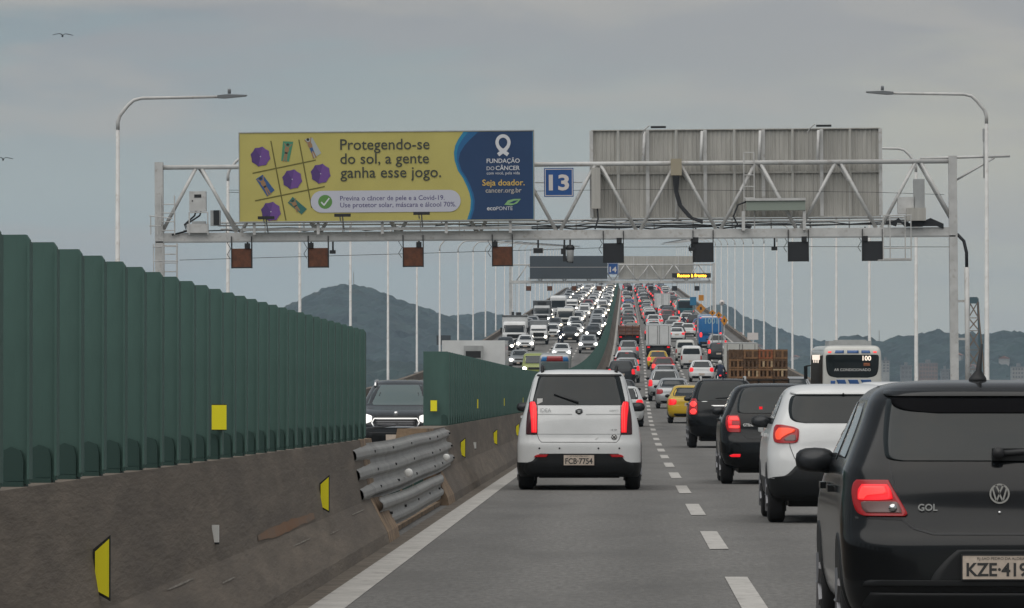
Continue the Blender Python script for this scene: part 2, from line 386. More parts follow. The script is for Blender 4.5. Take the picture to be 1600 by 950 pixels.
for i, s in enumerate([29.3, 67.8] + [80 + 17 * k for k in range(8)]):
    o = new_obj('reflector_plate', sqm, None, P(-2.47 - (.012 if i != 1 else .21), s - (.0 if i != 1 else .66), 1.245 if i == 0 else 1.22))
    if i > 1: o.scale = (.6, 1, 1)
    tag(o, 'yellow square reflector on the ' + ('near green screen in the foreground' if i == 0 else 'second green screen right at its near end' if i == 1 else 'green screen running uphill'), 'reflector', 'yellow square reflectors on the screens')
wp = MB().use('sticker_white').box(-.02, .02, -.01, .03, -.05, .05).use('dark').box(-.022, .022, -.012, .032, -.062, -.05).mesh('reflector_stud')
for s, z, lb in ((27.9, .575, 'small white stud on the foreground barrier between two yellow delineators'), (76, .57, 'small white stud on the barrier beyond the guardrail')):
    tag(new_obj('reflector_stud', wp, None, P(-2.385, s, z)), lb, 'reflector')
# ------------------------------------------------------------------ steel guardrail closing the opening
gr = empty('guardrail', P(-2.4, 44, 0)); tag(gr, 'dented galvanised steel guardrail closing the gap in the median barrier', 'guardrail')
G0 = Vector(gr.location)
def beam(name, s0, s1, z0a, z1a, z0b, z1b, waves, xa, xb, bow):
    m = MB().use('galv'); ns = 26; nz = waves * 10
    for side in (0, 1):
        vs = []; fs = []
        for i in range(ns + 1):
            t = i / ns; s = s0 + (s1 - s0) * t; xx = xa + (xb - xa) * t + bow * math.sin(t * math.pi) - (.06 * max(0, (t - .85) / .15) ** 2)
            for j in range(nz + 1):
                q = j / nz; z = (z0a + (z0b - z0a) * t) * (1 - q) + (z1a + (z1b - z1a) * t) * q
                wv = max(-1, min(1, -1.9 * math.cos(q * waves * 2 * math.pi)))
                vs.append(Vector((xx + (.18 * (.92 - z) if waves == 3 else 0) + .019 * wv - side * .006 + .003 * math.sin(s * .35 + q * 2), s, z + .006 * math.sin(s * .6))) - G0)
        for i in range(ns):
            for j in range(nz): fs.append((i * (nz + 1) + j, i * (nz + 1) + j + 1, (i + 1) * (nz + 1) + j + 1, (i + 1) * (nz + 1) + j))
        m.add(vs, fs, False)
    return m.build(name, gr)
beam('upper_rail', 43.2, 68.0, .385, .915, .42, .925, 3, -2.455, -2.455, .05)
beam('lower_rail', 44.9, 61.0, .09, .41, .10, .40, 2, -2.28, -2.27, .03)
bolt = MB().use('dark').box(-.03, .008, -.05, .05, -.012, .012).mesh('bolt')
for i in range(6):
    t = (i + .5) / 6; s = 43.5 + 24 * t + random.uniform(-.8, .8)
    for z in (.50, .665, .835):
        new_obj('bolt', bolt, gr, Vector((-2.435 + .18 * (.92 - z) + .05 * math.sin(t * math.pi), s, z + .012 * t)) - G0)
for i in range(5):
    s = 46.5 + 3.0 * i; new_obj('bolt', bolt, gr, Vector((-2.26, s, .235)) - G0)
cap = MB().use('sticker_white').lathe([(-.06, .030), (-.05, .045), (.05, .045), (.06, .03)], axis='y', n=14).mesh('reflector_cap')
for s, z in ((50.6, .555), (61.3, .575)): new_obj('reflector_cap', cap, gr, Vector((-2.285, s, z)) - G0)
pm = MB().use('galv').box(-.06, .06, -.05, .05, 0, .85).mesh('post'); pm.materials[0] = M['screen_dark']
for s in (46.9, 50, 53.2, 56.4, 59.4): new_obj('post', pm, gr, Vector((-2.56, s, .0)) - G0)
rw = MB().use('cable'); rw.tube([P(-2.5, 47, .93), P(-2.9, 49, 1.0), P(-3.0, 53, .99), P(-2.7, 57, 1.02)], .012, 6); tag(rw.build('loose_wire'), 'dark bent wire sagging across the opening above the guardrail', 'wire')
ks = MB().use('concrete_raw').add([P(x, s, z) for s in (46.6, 59.6) for x, z in ((-2.3, .002), (-2.3, .05), (-2.9, .05), (-2.9, .002))], [(0, 1, 5, 4), (1, 2, 6, 5), (2, 3, 7, 6), (0, 4, 7, 3), (0, 3, 2, 1), (4, 5, 6, 7)])
tag(ks.build('kerb_base'), 'broken concrete base left in the barrier opening under the guardrail', 'kerb')
# ------------------------------------------------------------------ lamp posts on both edges
mat('lamp_grey', (.16, .17, .18), .5)
ORD = ['first', 'second', 'third', 'fourth', 'fifth', 'sixth', 'seventh', 'eighth']
def post_meshes(h):
    p = MB().use('white_steel').tube([(0, 0, .45), (0, 0, .5), (0, 0, h - .95)], [.15, .085, .06], 10).mesh('pole')
    a = MB().use('white_steel').tube([(0, 0, h - .96), (0, 0, h - .72), (.06, 0, h - .52), (.30, 0, h - .22), (.48, 0, h - .06), (.72, 0, h), (3.2, 0, h + .04)], [.06, .06, .058, .055, .052, .05, .042], 8).mesh('arm')
    l = MB().use('lamp_grey'); l.prism([(3.0, h), (3.2, h - .01), (3.85, h + .05), (3.88, h + .09), (3.3, h + .11), (3.0, h + .08)], -.13, .13); lm = l.mesh('lamp_head')
    q = MB().use('lamp_grey').lathe([(0, .05), (.12, .05), (.15, .03)], 3.35, 0, h + .13, 'z', 8).mesh('light_sensor')
    bs = MB().use('white_steel').box(-.2, .2, -.2, .2, .40, .47).mesh('base_plate')
    return p, a, lm, q, bs
for side, x0, s0, h in ((1, -15.3, 143.6, 10.2), (-1, 11.55, 155.0, 10.95)):
    pmh = post_meshes(h); n = 0; s = s0
    while s < 1200:
        o = empty('lamp_post', P(x0, s, 0), (0, 0, 0 if side == 1 else math.pi))
        names = ('pole', 'arm', 'lamp_head', 'light_sensor', 'base_plate')
        for nm, me in list(zip(names, pmh))[:5 if s < 400 else 3]: new_obj(nm, me, o)
        sd_ = 'left' if side == 1 else 'right'
        if n == 0: lb = f'tall white lamp post nearest the camera on the {sd_} edge, lamp head in clear sky'
        elif n < 7: lb = f'white lamp post, {ORD[n]} from the camera along the {sd_} bridge edge'
        else: lb = f'distant thin white lamp post in the receding row on the {sd_} bridge edge'
        tag(o, lb, 'lamp post', f'lamp posts along the {sd_} edge'); s += 39; n += 1
# ------------------------------------------------------------------ overhead gantries
def gantry(sg, label, near):
    """root at road level below the gantry; local x = metres right of the camera axis"""
    dx = road_dx(sg); g = empty('sign_gantry', (0, sg, road_z(sg)), (0, R(-.40) if near else 0, 0)); tag(g, label, 'gantry')
    xl, xr, zb, zt = -16.0, 11.3, 6.72, 9.15
    if not near: xl, xr, zb, zt = -13.9, 9.1, 5.80, 7.75
    off = dx if not near else 0.0
    def pipe(name, pts, r, n=8, m='white_steel'):
        return MB().use(m).tube([(x + off, y, z) for x, y, z in pts], r, n).build(name, g)
    # chords and truss
    c = MB().use('white_steel'); c.box(xl - .1 + off, xr + .05 + off, -.12, .12, zb - .12, zb + .16); c.use('grey_steel'); c.box(xl - .12 + off, xr + .07 + off, -.16, .16, zb - .17, zb - .121); c.build('lower_chord', g)
    c = MB().use('white_steel'); c.box(xl - .1 + off, xr + .05 + off, 1.3, 1.5, zb - .1, zb + .12); c.build('lower_chord', g)
    pipe('upper_chord', [(xl, .0, zt), (xr, .0, zt)], .085)
    pitch = 2.75; a0 = -14.63 if near else -11.9; x = a0; bm = None
    while x < xr - .6:
        for d_ in (-1, 1):
            if x + d_ * pitch / 2 < xr + .2: pipe('diagonal', [(x + d_ * .08, 0, zt), (x + d_ * (pitch / 2 - .08), 0, zb + .16)], .065)
        pipe('rear_diagonal', [(x, .06, zt - .05), (x + pitch / 2, 1.4, zb + .12)], .04, 6)
        pipe('cross_member', [(x - pitch / 2, .12, zb), (x - pitch / 2, 1.3, zb)], .05, 6)
        x += pitch
    for xx in (xl, xr):
        c = MB().use('white_steel'); c.box(xx - .14 + off, xx + .14 + off, -.16, .16, .0, zt + .18); c.build('post', g)
        c = MB().use('white_steel'); c.box(xx - .35 + off, xx + .33 + off, -.34, .34, -.02, .06); c.build('base_plate', g)
    # catwalk: grating, rails and cables
    c = MB().use('grey_steel'); c.box(xl + .2 + off, xr - .2 + off, .2, 1.25, zb - .02, zb + .03); c.build('catwalk', g)
    for z, y in ((zb + .33, 1.3), (zb + .55, 1.3), (zb + .42, .25)): pipe('handrail', [(xl + 2, y, z), (xr - 1.5, y, z)], .03, 6)
    x = xl + 2.2
    while x < xr - 1.5: pipe('rail_post', [(x, 1.3, zb), (x, 1.3, zb + .56)], .022, 5); x += 1.35
    if near:
        pts = lambda a, b, z, am: [(a + (b - a) * i / 24, .35 + .05 * math.sin(i), z + am * math.sin(i * 1.7) * (.5 + .5 * math.cos(i * .9))) for i in range(25)]
        for a, b_, z, am, r in ((-12.5, 9.2, zb + .30, .04, .022), (-6.5, 9.8, zb + .36, .06, .02), (-3.8, 4.4, zb + .24, .05, .028), (-15.2, -8, zb + .25, .04, .022), (-3.0, 2.0, zb + .46, .07, .018)):
            pipe('cable', pts(a, b_, z, am), r, 5, 'cable')
        pipe('wire', [(-15.3, -.1, 5.95), (-7, -.1, 6.12), (0, -.1, 6.28), (6, -.1, 6.25), (11.2, -.1, 6.2)], .012, 4, 'cable')
        pipe('wire', [(-13.6, -.05, 8.35), (-4, -.05, 8.22), (.3, -.05, 8.27), (8.6, -.05, 8.1), (11, -.05, 8.0)], .010, 4, 'cable')
        pipe('wire', [(-13.6, -.05, 8.28), (-12, -.05, 8.2), (-11, -.05, 8.22)], .012, 4, 'cable')
    # access ladder with safety cage on the left post
    lx = xl + .12
    def ladder(x0, x1, y, z0, z1, name):
        m = MB().use('white_steel')
        for x in (x0, x1): m.tube([(x + off, y, z0), (x + off, y, z1)], .025, 5)
        z = z0 + .15
        while z < z1: m.tube([(x0 + off, y, z), (x1 + off, y, z)], .018, 5); z += .30
        return m.build(name, g)
    ladder(xl + .18, xl + .62, -.28, 4.2 if near else 1.2, zb - .2, 'ladder')
    if near:
        ladder(xl + .08, xl + .55, -.26, zb + .1, zb + 1.45, 'upper_ladder')
        m = MB().use('white_steel')
        for z in (4.5, 5.2, 5.9, 6.4):
            m.tube([(xl + .1 + off, -.28, z), (xl - .15 + off, -.6, z), (xl + .2 + off, -.95, z), (xl + .68 + off, -.7, z), (xl + .66 + off, -.28, z)], .018, 5)
        for x, y in ((xl - .15, -.6), (xl + .2, -.95), (xl + .68, -.7)): m.tube([(x + off, y, 4.2), (x + off, y, 6.5)], .016, 5)
        m.build('ladder_cage', g)
        m = MB().use('white_steel')
        for x in (-16.25, -16.02): m.tube([(x, -.5, zb + .1), (x, -.5, zb + .75)], .02, 5)
        m.tube([(-16.3, -.5, zb + .75), (-15.5, -.5, zb + .65)], .02, 5); m.tube([(-16.3, -.5, zb + .4), (-15.9, -.5, zb + .4)], .02, 5); m.build('landing_rail', g)
    return g, off, zb, zt
SG = 165.0; K = FPX / SG
lx_ = lambda px: (px - VPX) / K
lz_ = lambda py: CAMH + (VPY - py) / K - road_z(SG)
g13, o13, zb, zt = gantry(SG, 'white steel truss gantry across both carriageways carrying the yellow billboard', True)
GR = g13.matrix_basis.copy() if False else Matrix.Translation((0, SG, road_z(SG))) @ Matrix.Rotation(R(-.40), 4, 'Y')
def on_gantry(name, mesh_or_none, x, y, z):
    o = new_obj(name, mesh_or_none); o.matrix_world = GR @ Matrix.Translation((x, y, z)); o.location = (GR @ Vector((x, y, z))); o.rotation_euler = (0, R(-.40), 0); return o
# ---- advertising board
mat('ad_yellow', (.47, .415, .12), .6, noise=.06, nscale=.6)
mat('ad_blue', (.010, .042, .12), .6, noise=.08, nscale=.6)
mat('ad_cyan', (.015, .20, .36), .6); mat('ad_midblue', (.012, .11, .27), .6)
mat('ad_purple', (.105, .045, .21), .6); mat('ad_purple2', (.145, .062, .26), .6); mat('ad_purple3', (.075, .034, .165), .6)
mat('ad_text', (.045, .050, .040), .6); mat('ad_white', (.62, .63, .66), .6); mat('ad_pill', (.50, .51, .58), .6); mat('ad_green', (.10, .25, .06), .6)
mat('ad_indigo', (.07, .055, .17), .6); mat('ad_olive', (.13, .115, .02), .6); mat('ad_gold', (.62, .42, .10), .6)
mat('ad_skin', (.30, .17, .08), .6); mat('ad_towel_green', (.06, .24, .14), .6); mat('ad_towel_blue', (.03, .09, .24), .6); mat('ad_towel_teal', (.03, .14, .12), .6); mat('ad_towel_pale', (.36, .40, .40), .6); mat('ad_hair', (.03, .025, .02), .6); mat('ad_leaf', (.22, .42, .18), .6)
mat('ad_tan', (.45, .42, .38), .6)
bb = on_gantry('billboard', None, 0, -.55, 0); tag(bb, 'wide yellow and blue advertising board with purple beach umbrellas on the gantry', 'billboard')
X = lambda px: lx_(px) ; Z = lambda py: lz_(py) + .004 * (px0 - VPX) / K
px0 = 610
pan = MB().use('ad_yellow').box(X(378), X(837), 0, .12, Z(341), Z(203)); pan.build('panel', bb)
fr = MB().use('grey_steel')
for a in ((378, 837, 203, 201.5), (378, 837, 342.5, 341)): fr.box(X(a[0]) - .03, X(a[1]) + .03, -.02, .14, Z(max(a[2:])), Z(min(a[2:])))
for a in (378, 837): fr.box(X(a) - (.03 if a < 500 else 0), X(a) + (0 if a < 500 else .03), -.02, .14, Z(341), Z(203))
fr.build('frame', bb)
pr = MB(); lay = [-.006]
def poly(m, pts, up=1):
    lay[0] -= .0005 * up; pr.use(m).flat([(X(x), Z(y)) for x, y in pts], lay[0])
def curve_edge(dx0):
    ys = [203.5, 215, 225, 236, 248, 258, 264, 276, 289, 300, 311, 325, 340.5]; xs = [728, 720, 715, 713, 714, 717, 719, 727, 733, 737, 739, 738, 733]
    return [(x + dx0(y), y) for x, y in zip(xs, ys)]
poly('ad_cyan', curve_edge(lambda y: 0) + [(836.5, 340.5), (836.5, 203.5)])
poly('ad_midblue', curve_edge(lambda y: 3 + 5 * max(0, (250 - y) / 50)) + [(836, 340.5), (836, 203.5)])
poly('ad_blue', curve_edge(lambda y: 6 + 18 * max(0, (245 - y) / 42)) + [(835.5, 340.5), (835.5, 203.5)])
def line(x0, y0, x1, y1, w, m='ad_olive'):
    dx, dy = x1 - x0, y1 - y0; l = math.hypot(dx, dy); nx, ny = -dy / l * w / 2, dx / l * w / 2
    poly(m, [(x0 + nx, y0 + ny), (x1 + nx, y1 + ny), (x1 - nx, y1 - ny), (x0 - nx, y0 - ny)], .3)
q = lambda x, y: (370 + x / 6.553, 200 + y / 6.553)
for a, b_ in (((375, 100), (525, 915)), ((662, 90), (790, 790)), ((185, 430), (835, 300)), ((210, 712), (925, 572))):
    line(*q(*a), *q(*b_), 1.9)
towels = [('ad_towel_green', [(500, 105), (605, 110), (560, 315), (480, 305)], (548, 140), (515, 315)), ('ad_towel_pale', [(725, 85), (800, 70), (890, 230), (815, 280)], (755, 90), (825, 280)),
          ('ad_towel_blue', [(220, 490), (290, 445), (410, 605), (335, 670)], (268, 485), (360, 655)), ('ad_towel_teal', [(545, 735), (595, 675), (740, 800), (685, 855)], (595, 715), (655, 825))]
for m, pts, hd, ft in towels:
    poly(m, [q(*p) for p in pts]); lay[0] -= .0003
    hx, hy = hd; fx, fy = ft; dx, dy = fx - hx, fy - hy; l = math.hypot(dx, dy); ux, uy = dx / l, dy / l; nx, ny = -uy, ux
    at = lambda a, w_: q(hx + ux * l * a + nx * w_, hy + uy * l * a + ny * w_)
    poly('ad_skin', [at(.12, -17), at(.12, 17), at(.30, 24), at(.5, 14), at(1.0, 20), at(1.0, 6), at(.6, 1), at(1.0, -8), at(1.0, -20), at(.5, -15), at(.30, -24)], .6)
    line(*at(.16, -15), *at(-.06, -38), 1.5, 'ad_skin'); line(*at(.16, 15), *at(-.04, 34), 1.5, 'ad_skin')
    poly('ad_hair', [at(.0 + .075 * math.cos(t), 15 * math.sin(t)) for t in [i * math.pi / 5 for i in range(10)]], .6)
    poly('ad_text' if m == 'ad_towel_pale' else 'ad_hair', [at(.44, -15), at(.44, 15), at(.54, 13), at(.54, -13)], .5)
    if m == 'ad_towel_pale': poly('ad_towel_blue', [at(.44, -16), at(.44, 16), at(.72, 15), at(.6, 0), at(.72, -15)], .4)
for cx, cy in ((268, 260), (592, 495), (883, 440), (372, 825)):
    ctr = q(cx, cy); rim = [(ctr[0] + 15.9 * math.cos(R(12 + 45 * i)), ctr[1] + 15.9 * math.sin(R(12 + 45 * i))) for i in range(8)]
    if cy > 800: rim = [(x, min(y, 340.2)) for x, y in rim]
    for i in range(8):
        a = (12 + 45 * i + 22) % 360
        m = 'ad_purple2' if a > 300 or a < 80 else 'ad_purple3' if 110 < a < 240 else 'ad_purple'
        mid = ((rim[i][0] + rim[(i + 1) % 8][0]) / 2 * .96 + ctr[0] * .04, (rim[i][1] + rim[(i + 1) % 8][1]) / 2 * .96 + ctr[1] * .04)
        poly(m, [ctr, rim[i], mid, rim[(i + 1) % 8]], .05)
    poly('ad_pill', [(ctr[0] + 1.0 * math.cos(i), ctr[1] + 1.0 * math.sin(i)) for i in range(6)], .3)
pill = [(506 - 17 * math.cos(R(a)), 311 + 17 * math.sin(R(a))) for a in range(-90, 91, 15)][::-1]
pill = [(506 + 17 * math.cos(R(a)), 311 + 17 * math.sin(R(a))) for a in range(90, 271, 15)] + [(706 + 17 * math.cos(R(a)), 311 + 17 * math.sin(R(a))) for a in range(-90, 91, 15)]
poly('ad_pill', pill); poly('ad_green', [(511.6 + 11 * math.cos(R(a)), 311.3 + 11 * math.sin(R(a))) for a in range(0, 360, 20)])
line(505.5, 311.5, 510, 316.5, 2.2, 'ad_white'); line(509.4, 316.8, 518, 305.5, 2.2, 'ad_white')
lay[0] -= .0008; ty = lay[0]
T = lambda s, a, b_, y, m, bold=.012: put_text(pr, m, s, X(a), X(b_), Z(y), ty - .001, bold)
T('Protegendo-se', 535.6, 675, 230, 'ad_text', .006); T('do sol, a gente', 535.6, 674, 252, 'ad_text', .006); T('ganha esse jogo.', 535.6, 692.8, 273.8, 'ad_text', .006)
T('Previna o câncer de pele e a Covid-19.', 535, 698, 309.4, 'ad_indigo', .005); T('Use protetor solar, máscara e álcool 70%.', 535, 716, 320, 'ad_indigo', .005)
T('FUNDAÇÃO', 764, 815.6, 252.5, 'ad_white', .014); T('DO', 764, 776, 263.8, 'ad_white', 0); T('CÂNCER', 778, 815.6, 263.8, 'ad_white', .014); T('com você, pela vida', 764, 815.6, 270.6, 'ad_white', 0)
T('Seja doador.', 757, 823, 287.8, 'ad_gold', .012); T('cancer.org.br', 762, 818, 298.8, 'ad_tan', .01); T('eco', 764, 778, 326.3, 'ad_white', .015); T('PONTE', 778.6, 804, 326.3, 'ad_white', 0)
for i in range(24):    # awareness ribbon
    a0, a1 = R(-240 + 300 * i / 24), R(-240 + 300 * (i + 1) / 24)
    f = lambda a, r: (789.7 + r * math.cos(a) * .94, 220.5 + r * math.sin(a) * (1.0 if math.sin(a) < .5 else 1.12))
    poly('ad_white', [f(a0, 12.6), f(a1, 12.6), f(a1, 7.2), f(a0, 7.2)], .01)
line(784, 230, 797.5, 240, 6, 'ad_white'); line(795.5, 230, 782, 240, 6, 'ad_white')
poly('ad_leaf', [(791, 318), (797, 311), (806, 309), (817, 309), (811, 316), (802, 319)]); poly('ad_blue', [(798, 315.6), (806, 311.8), (813, 311), (806, 316)], .3)
pr.build('print', bb)
fl = MB().use('dark').box(-.28, .28, -.10, .10, 0, .10).use('grey_steel').tube([(-.1, .1, .03), (-.1, .5, -.1)], .025, 5).mesh('floodlight')
for px, py in ((421, 340), (540, 337), (663, 335)):
    o = on_gantry('floodlight', fl, X(px), -1.1, lz_(py)); tag(o, f'small dark floodlight under the billboard, {"at its umbrella corner" if px < 450 else "near its middle" if px < 600 else "below the white text pill"}', 'floodlight')
    m = MB().use('grey_steel').tube([(0, 0, 0), (0, .9, -.45)], .025, 5).build('arm', o)
mm = MB().use('white_steel')
for px in (400, 500, 600, 700, 800): mm.box(X(px) - .05, X(px) + .05, .12, .2, Z(341) - .45, Z(203) - .2)
for z in (zb + .25, zt): mm.box(X(382), X(833), .2, .28, z - .05, z + .05)
mm.build('bracket', bb)
# ---- back of the right board
rbk = on_gantry('billboard', None, 0, .35, 0); tag(rbk, 'grey ribbed back of the board facing oncoming traffic, right half of the gantry', 'billboard')
px0 = 1150
ribs = [927, 969, 1015, 1060, 1105, 1151, 1196, 1242, 1287, 1332, 1379]
for a, b_ in zip(ribs[:-1], ribs[1:]):
    m = MB().use('board_back'); n = 12; x0, x1 = X(a) + .04, X(b_) - .04; vs = []; fs = []
    for i in range(n * 2 + 1):
        x = x0 + (x1 - x0) * i / (n * 2); y = .0 if i % 4 < 2 else .025
        vs += [(x, y, Z(340)), (x, y, Z(204))]
    fs = [(2 * i, 2 * i + 2, 2 * i + 3, 2 * i + 1) for i in range(n * 2)]; m.add(vs, fs); m.box(x0, x1, .03, .05, Z(340), Z(204)); m.build('sheet', rbk)
m = MB().use('board_back').box(X(927), X(1379), -.08, .04, Z(204), Z(202.6)); m.build('frame_rail', rbk)
m = MB().use('board_back').box(X(927), X(1379), -.08, .0, Z(341.5), Z(340)); m.build('frame_rail', rbk)
m = MB().use('board_back').box(X(927), X(1379), -.07, .0, Z(272.5), Z(269.5)); m.build('frame_rail', rbk)
for i, a in enumerate(ribs):
    wd = .06 if i % 2 == 0 else .035
    m = MB().use('white_steel' if i % 2 == 0 else 'board_back').box(X(a) - wd, X(a) + wd, -.1, -.002, Z(340), Z(204)); m.build('rib', rbk)
for px in (1015, 1105, 1196, 1287): MB().use('white_steel').tube([(X(px) - .1, -.12, Z(206)), (X(px) - .16, -.35, zt)], .055, 6).build('strut', rbk)
px0 = 610
# ---- kilometre marker
mat('sign_blue', (.012, .075, .26), .5, noise=.08, nscale=3); mat('sign_white', (.62, .58, .56), .5)
def km_sign(root, x0, x1, z0, z1, txt):
    t = x1 - x0
    MB().use('sign_blue').box(x0, x1, 0, .04, z0, z1).build('panel', root)
    b_ = MB().use('sign_white'); i, j = t * .03, t * .055
    for a in ((x0 + i, x1 - i, z1 - j, z1 - i), (x0 + i, x1 - i, z0 + i, z0 + j), (x0 + i, x0 + j, z0 + j, z1 - j), (x1 - j, x1 - i, z0 + j, z1 - j)): b_.box(a[0], a[1], -.006, 0, a[2], a[3])
    b_.build('border', root)
    n_ = MB(); put_text(n_, 'sign_white', txt, x0 + t * .16, x1 - t * .15, z0 + t * .24, -.008, .03, t * .72); n_.build('number', root)
    MB().use('grey_steel').tube([(x0 - t * .3, .06, (z0 + z1) / 2), (x1 + t * .3, .06, (z0 + z1) / 2)], .02, 5).build('bracket', root)
sg = on_gantry('kilometre_sign', None, 0, -.2, 0); tag(sg, 'square blue sign reading 13 beside the yellow billboard', 'sign'); km_sign(sg, X(853), X(899), lz_(307), lz_(262), '13')
# ---- lane control boxes under the chord
def lane_box(front, w=.66, h=.66):
    m1 = MB().use(front).box(-w / 2, w / 2, -.1, .12, -h, 0).mesh('housing'); m2 = MB().use('dark').box(-w / 2 - .03, -w / 2, -.14, .12, -h - .02, .42).box(w / 2, w / 2 + .03, -.14, .12, -h - .02, .42).box(-w / 2, w / 2, -.14, -.10, -h - .02, -h + .02).mesh('hanger')
    m3 = MB().use('dark').box(-.09, .09, -.16, .0, 0, .18).tube([(0, 0, .1), (0, 0, .5)], .03, 5).mesh('camera_unit'); return m1, m2, m3
for i, px in enumerate((379, 499, 647.5, 787, 960.5, 1100.5, 1249, 1364.5)):
    br = i < 4; ms = lane_box('brown_panel' if br else 'dark_panel')
    o = on_gantry('lane_signal', None, lx_(px), -.05, lz_(384 if br else 380) - .006 * lx_(px) * 0)
    for nm, me, lc in zip(('housing', 'hanger', 'detector'), ms, ((0, 0, 0), (0, 0, 0), (-.25 if i % 2 else .2, .0, 0))): new_obj(nm, me, o, lc)
    MB().use('cable').tube([(-.33, 0, .35), (-.5, 0, .2), (-.38, 0, 0), (-.5, -.02, -.2), (-.4, 0, -.35)], .012, 5).build('cable', o)
    tag(o, ['leftmost', 'second', 'third', 'fourth'][i % 4] + (' brown square lane signal under the left half of the near gantry' if br else ' black square lane signal under the right half of the near gantry'), 'lane signal', 'lane signals under the near gantry')
# ---- equipment on the near gantry
def cabinet(name, label, parts, cat='cabinet'):
    o = on_gantry(name, None, 0, -.3, 0); tag(o, label, cat)
    for nm, m_, a in parts: MB().use(m_).box(lx_(a[0]), lx_(a[1]), a[4] if len(a) > 4 else 0, .35, lz_(a[3]), lz_(a[2])).build(nm, o)
    return o
c1 = cabinet('control_cabinet', 'light grey electrical cabinet with small display on the left end of the gantry', [('housing', 'white_steel', (298, 324, 294, 325)), ('display', 'dark', (306, 317, 299, 304, -.01)), ('lock', 'dark', (302, 304, 308, 310, -.01))])
m = MB().use('white_steel')
for px in (298, 327): m.tube([(lx_(px), 0, lz_(327)), (lx_(px), 0, lz_(362))], .025, 5)
m.tube([(lx_(298), 0, lz_(327)), (lx_(327), 0, lz_(327))], .025, 5); m.build('stand', c1)
for a, b_ in ((308, 290), (316, 292)): MB().use('cable').tube([(lx_(a), .1, lz_(325)), (lx_(a - 2), .1, lz_(332)), (lx_(b_), .1, lz_(346)), (lx_(b_ + 3), .1, lz_(356)), (lx_(270), .1, lz_(362))], .03, 6).build('cable', c1)
cabinet('control_cabinet', 'low white equipment box on the catwalk below the display cabinet', [('housing', 'white_steel', (294, 327, 345, 359)), ('lid', 'grey_steel', (302, 323, 341, 345))])
cabinet('control_cabinet', 'small grey meter box right of the display cabinet', [('housing', 'grey_steel', (331, 346, 324, 348)), ('cover', 'dark', (336, 345, 324, 347, -.02))])
cabinet('control_cabinet', 'stepped grey equipment cabinets on the right end of the gantry', [('tall_housing', 'grey_steel', (1429, 1446, 284, 332)), ('side_housing', 'white_steel', (1404, 1430, 312, 338)), ('front_housing', 'board_back', (1417, 1447, 329, 349, -.2)), ('base', 'dark', (1425, 1443, 349, 358))])
m = MB().use('cable')
for k in range(6): m.tube([(lx_(1385 + 3 * k), -.2, lz_(352 + k)), (lx_(1400 + k), -.2, lz_(350 - k)), (lx_(1415), -.25, lz_(352 + k)), (lx_(1432), -.2, lz_(356)), (lx_(1455 + 2 * k), -.2, lz_(346 + 2 * k)), (lx_(1475), -.15, lz_(355 + k))], .035, 5)
m2 = on_gantry('cable_bundle', m.mesh('cable_bundle'), 0, 0, 0); tag(m2, 'tangle of dark cables round the stepped cabinets at the right end', 'cables')
vb = on_gantry('equipment_housing', None, 0, -.35, 0); tag(vb, 'long pale green housing mounted on the right half of the gantry', 'housing')
mat('pale_green', (.25, .29, .25), .5)
MB().use('pale_green').box(lx_(1168), lx_(1260), 0, .3, lz_(331), lz_(316)).build('housing', vb); MB().use('white_steel').box(lx_(1167), lx_(1261), -.06, .3, lz_(316), lz_(312)).build('hood', vb)
for px in (1161, 1256): MB().use('white_steel').box(lx_(px), lx_(px + 5), .05, .2, lz_(362), lz_(332)).build('leg', vb)
MB().use('cable').tube([(lx_(1168), .1, lz_(317)), (lx_(1155), .1, lz_(322)), (lx_(1148), .1, lz_(340)), (lx_(1156), .1, lz_(356)), (lx_(1175), .1, lz_(358))], .03, 6).build('cable', vb)
pa = on_gantry('panel_antenna', None, 0, -.3, 0); tag(pa, 'beige boxy antenna on the top chord at an apex, dark cables below it', 'antenna')
mat('beige', (.34, .30, .22), .6)
MB().use('beige').box(lx_(1051), lx_(1068), 0, .25, lz_(275), lz_(249)).build('housing', pa)
MB().use('white_steel').tube([(lx_(1060), .12, lz_(275)), (lx_(1061), .12, lz_(345))], .045, 6).build('mast', pa)
for k in range(5): MB().use('cable').tube([(lx_(1055 + 2 * k), .05, lz_(276)), (lx_(1057 + k), .05, lz_(300)), (lx_(1063 + k), .02, lz_(322)), (lx_(1078 + 2 * k), 0, lz_(340 + k)), (lx_(1100), .05, lz_(346 + k))], .035, 5).build('cable', pa)
gp = cabinet('antenna_panel', 'narrow upright grey panel at the left edge of the right board', [('housing', 'board_back', (927, 941, 262, 326))], 'antenna'); MB().use('cable').tube([(lx_(936), .1, lz_(326)), (lx_(937), .1, lz_(342)), (lx_(932), .1, lz_(358))], .03, 5).build('cable', gp)
lad = on_gantry('roof_ladder', None, 0, -.1, 0); tag(lad, 'white ladder standing against the ribbed board back', 'ladder')
m = MB().use('white_steel')
for px in (1165, 1181): m.tube([(lx_(px), 0, lz_(362)), (lx_(px), 0, lz_(240))], .022, 5)
for py in (240, 257, 275, 293, 311, 329): m.tube([(lx_(1165), 0, lz_(py)), (lx_(1181), 0, lz_(py))], .018, 5)
m.build('rungs', lad)
def flood_top(px, lab):
    o = on_gantry('floodlight', MB().use('dark').box(-.26, .26, -.06, .06, 0, .07).use('white_steel').tube([(-.3, .03, .1), (-.45, .1, -.02), (-.55, .3, -.2)], .022, 5).mesh('floodlight'), lx_(px), -.2, lz_(201)); tag(o, lab, 'floodlight')
flood_top(1032, 'small dark floodlight on an arm above the left part of the board back'); flood_top(1290, 'dark twin floodlight on top of the board back toward the right')
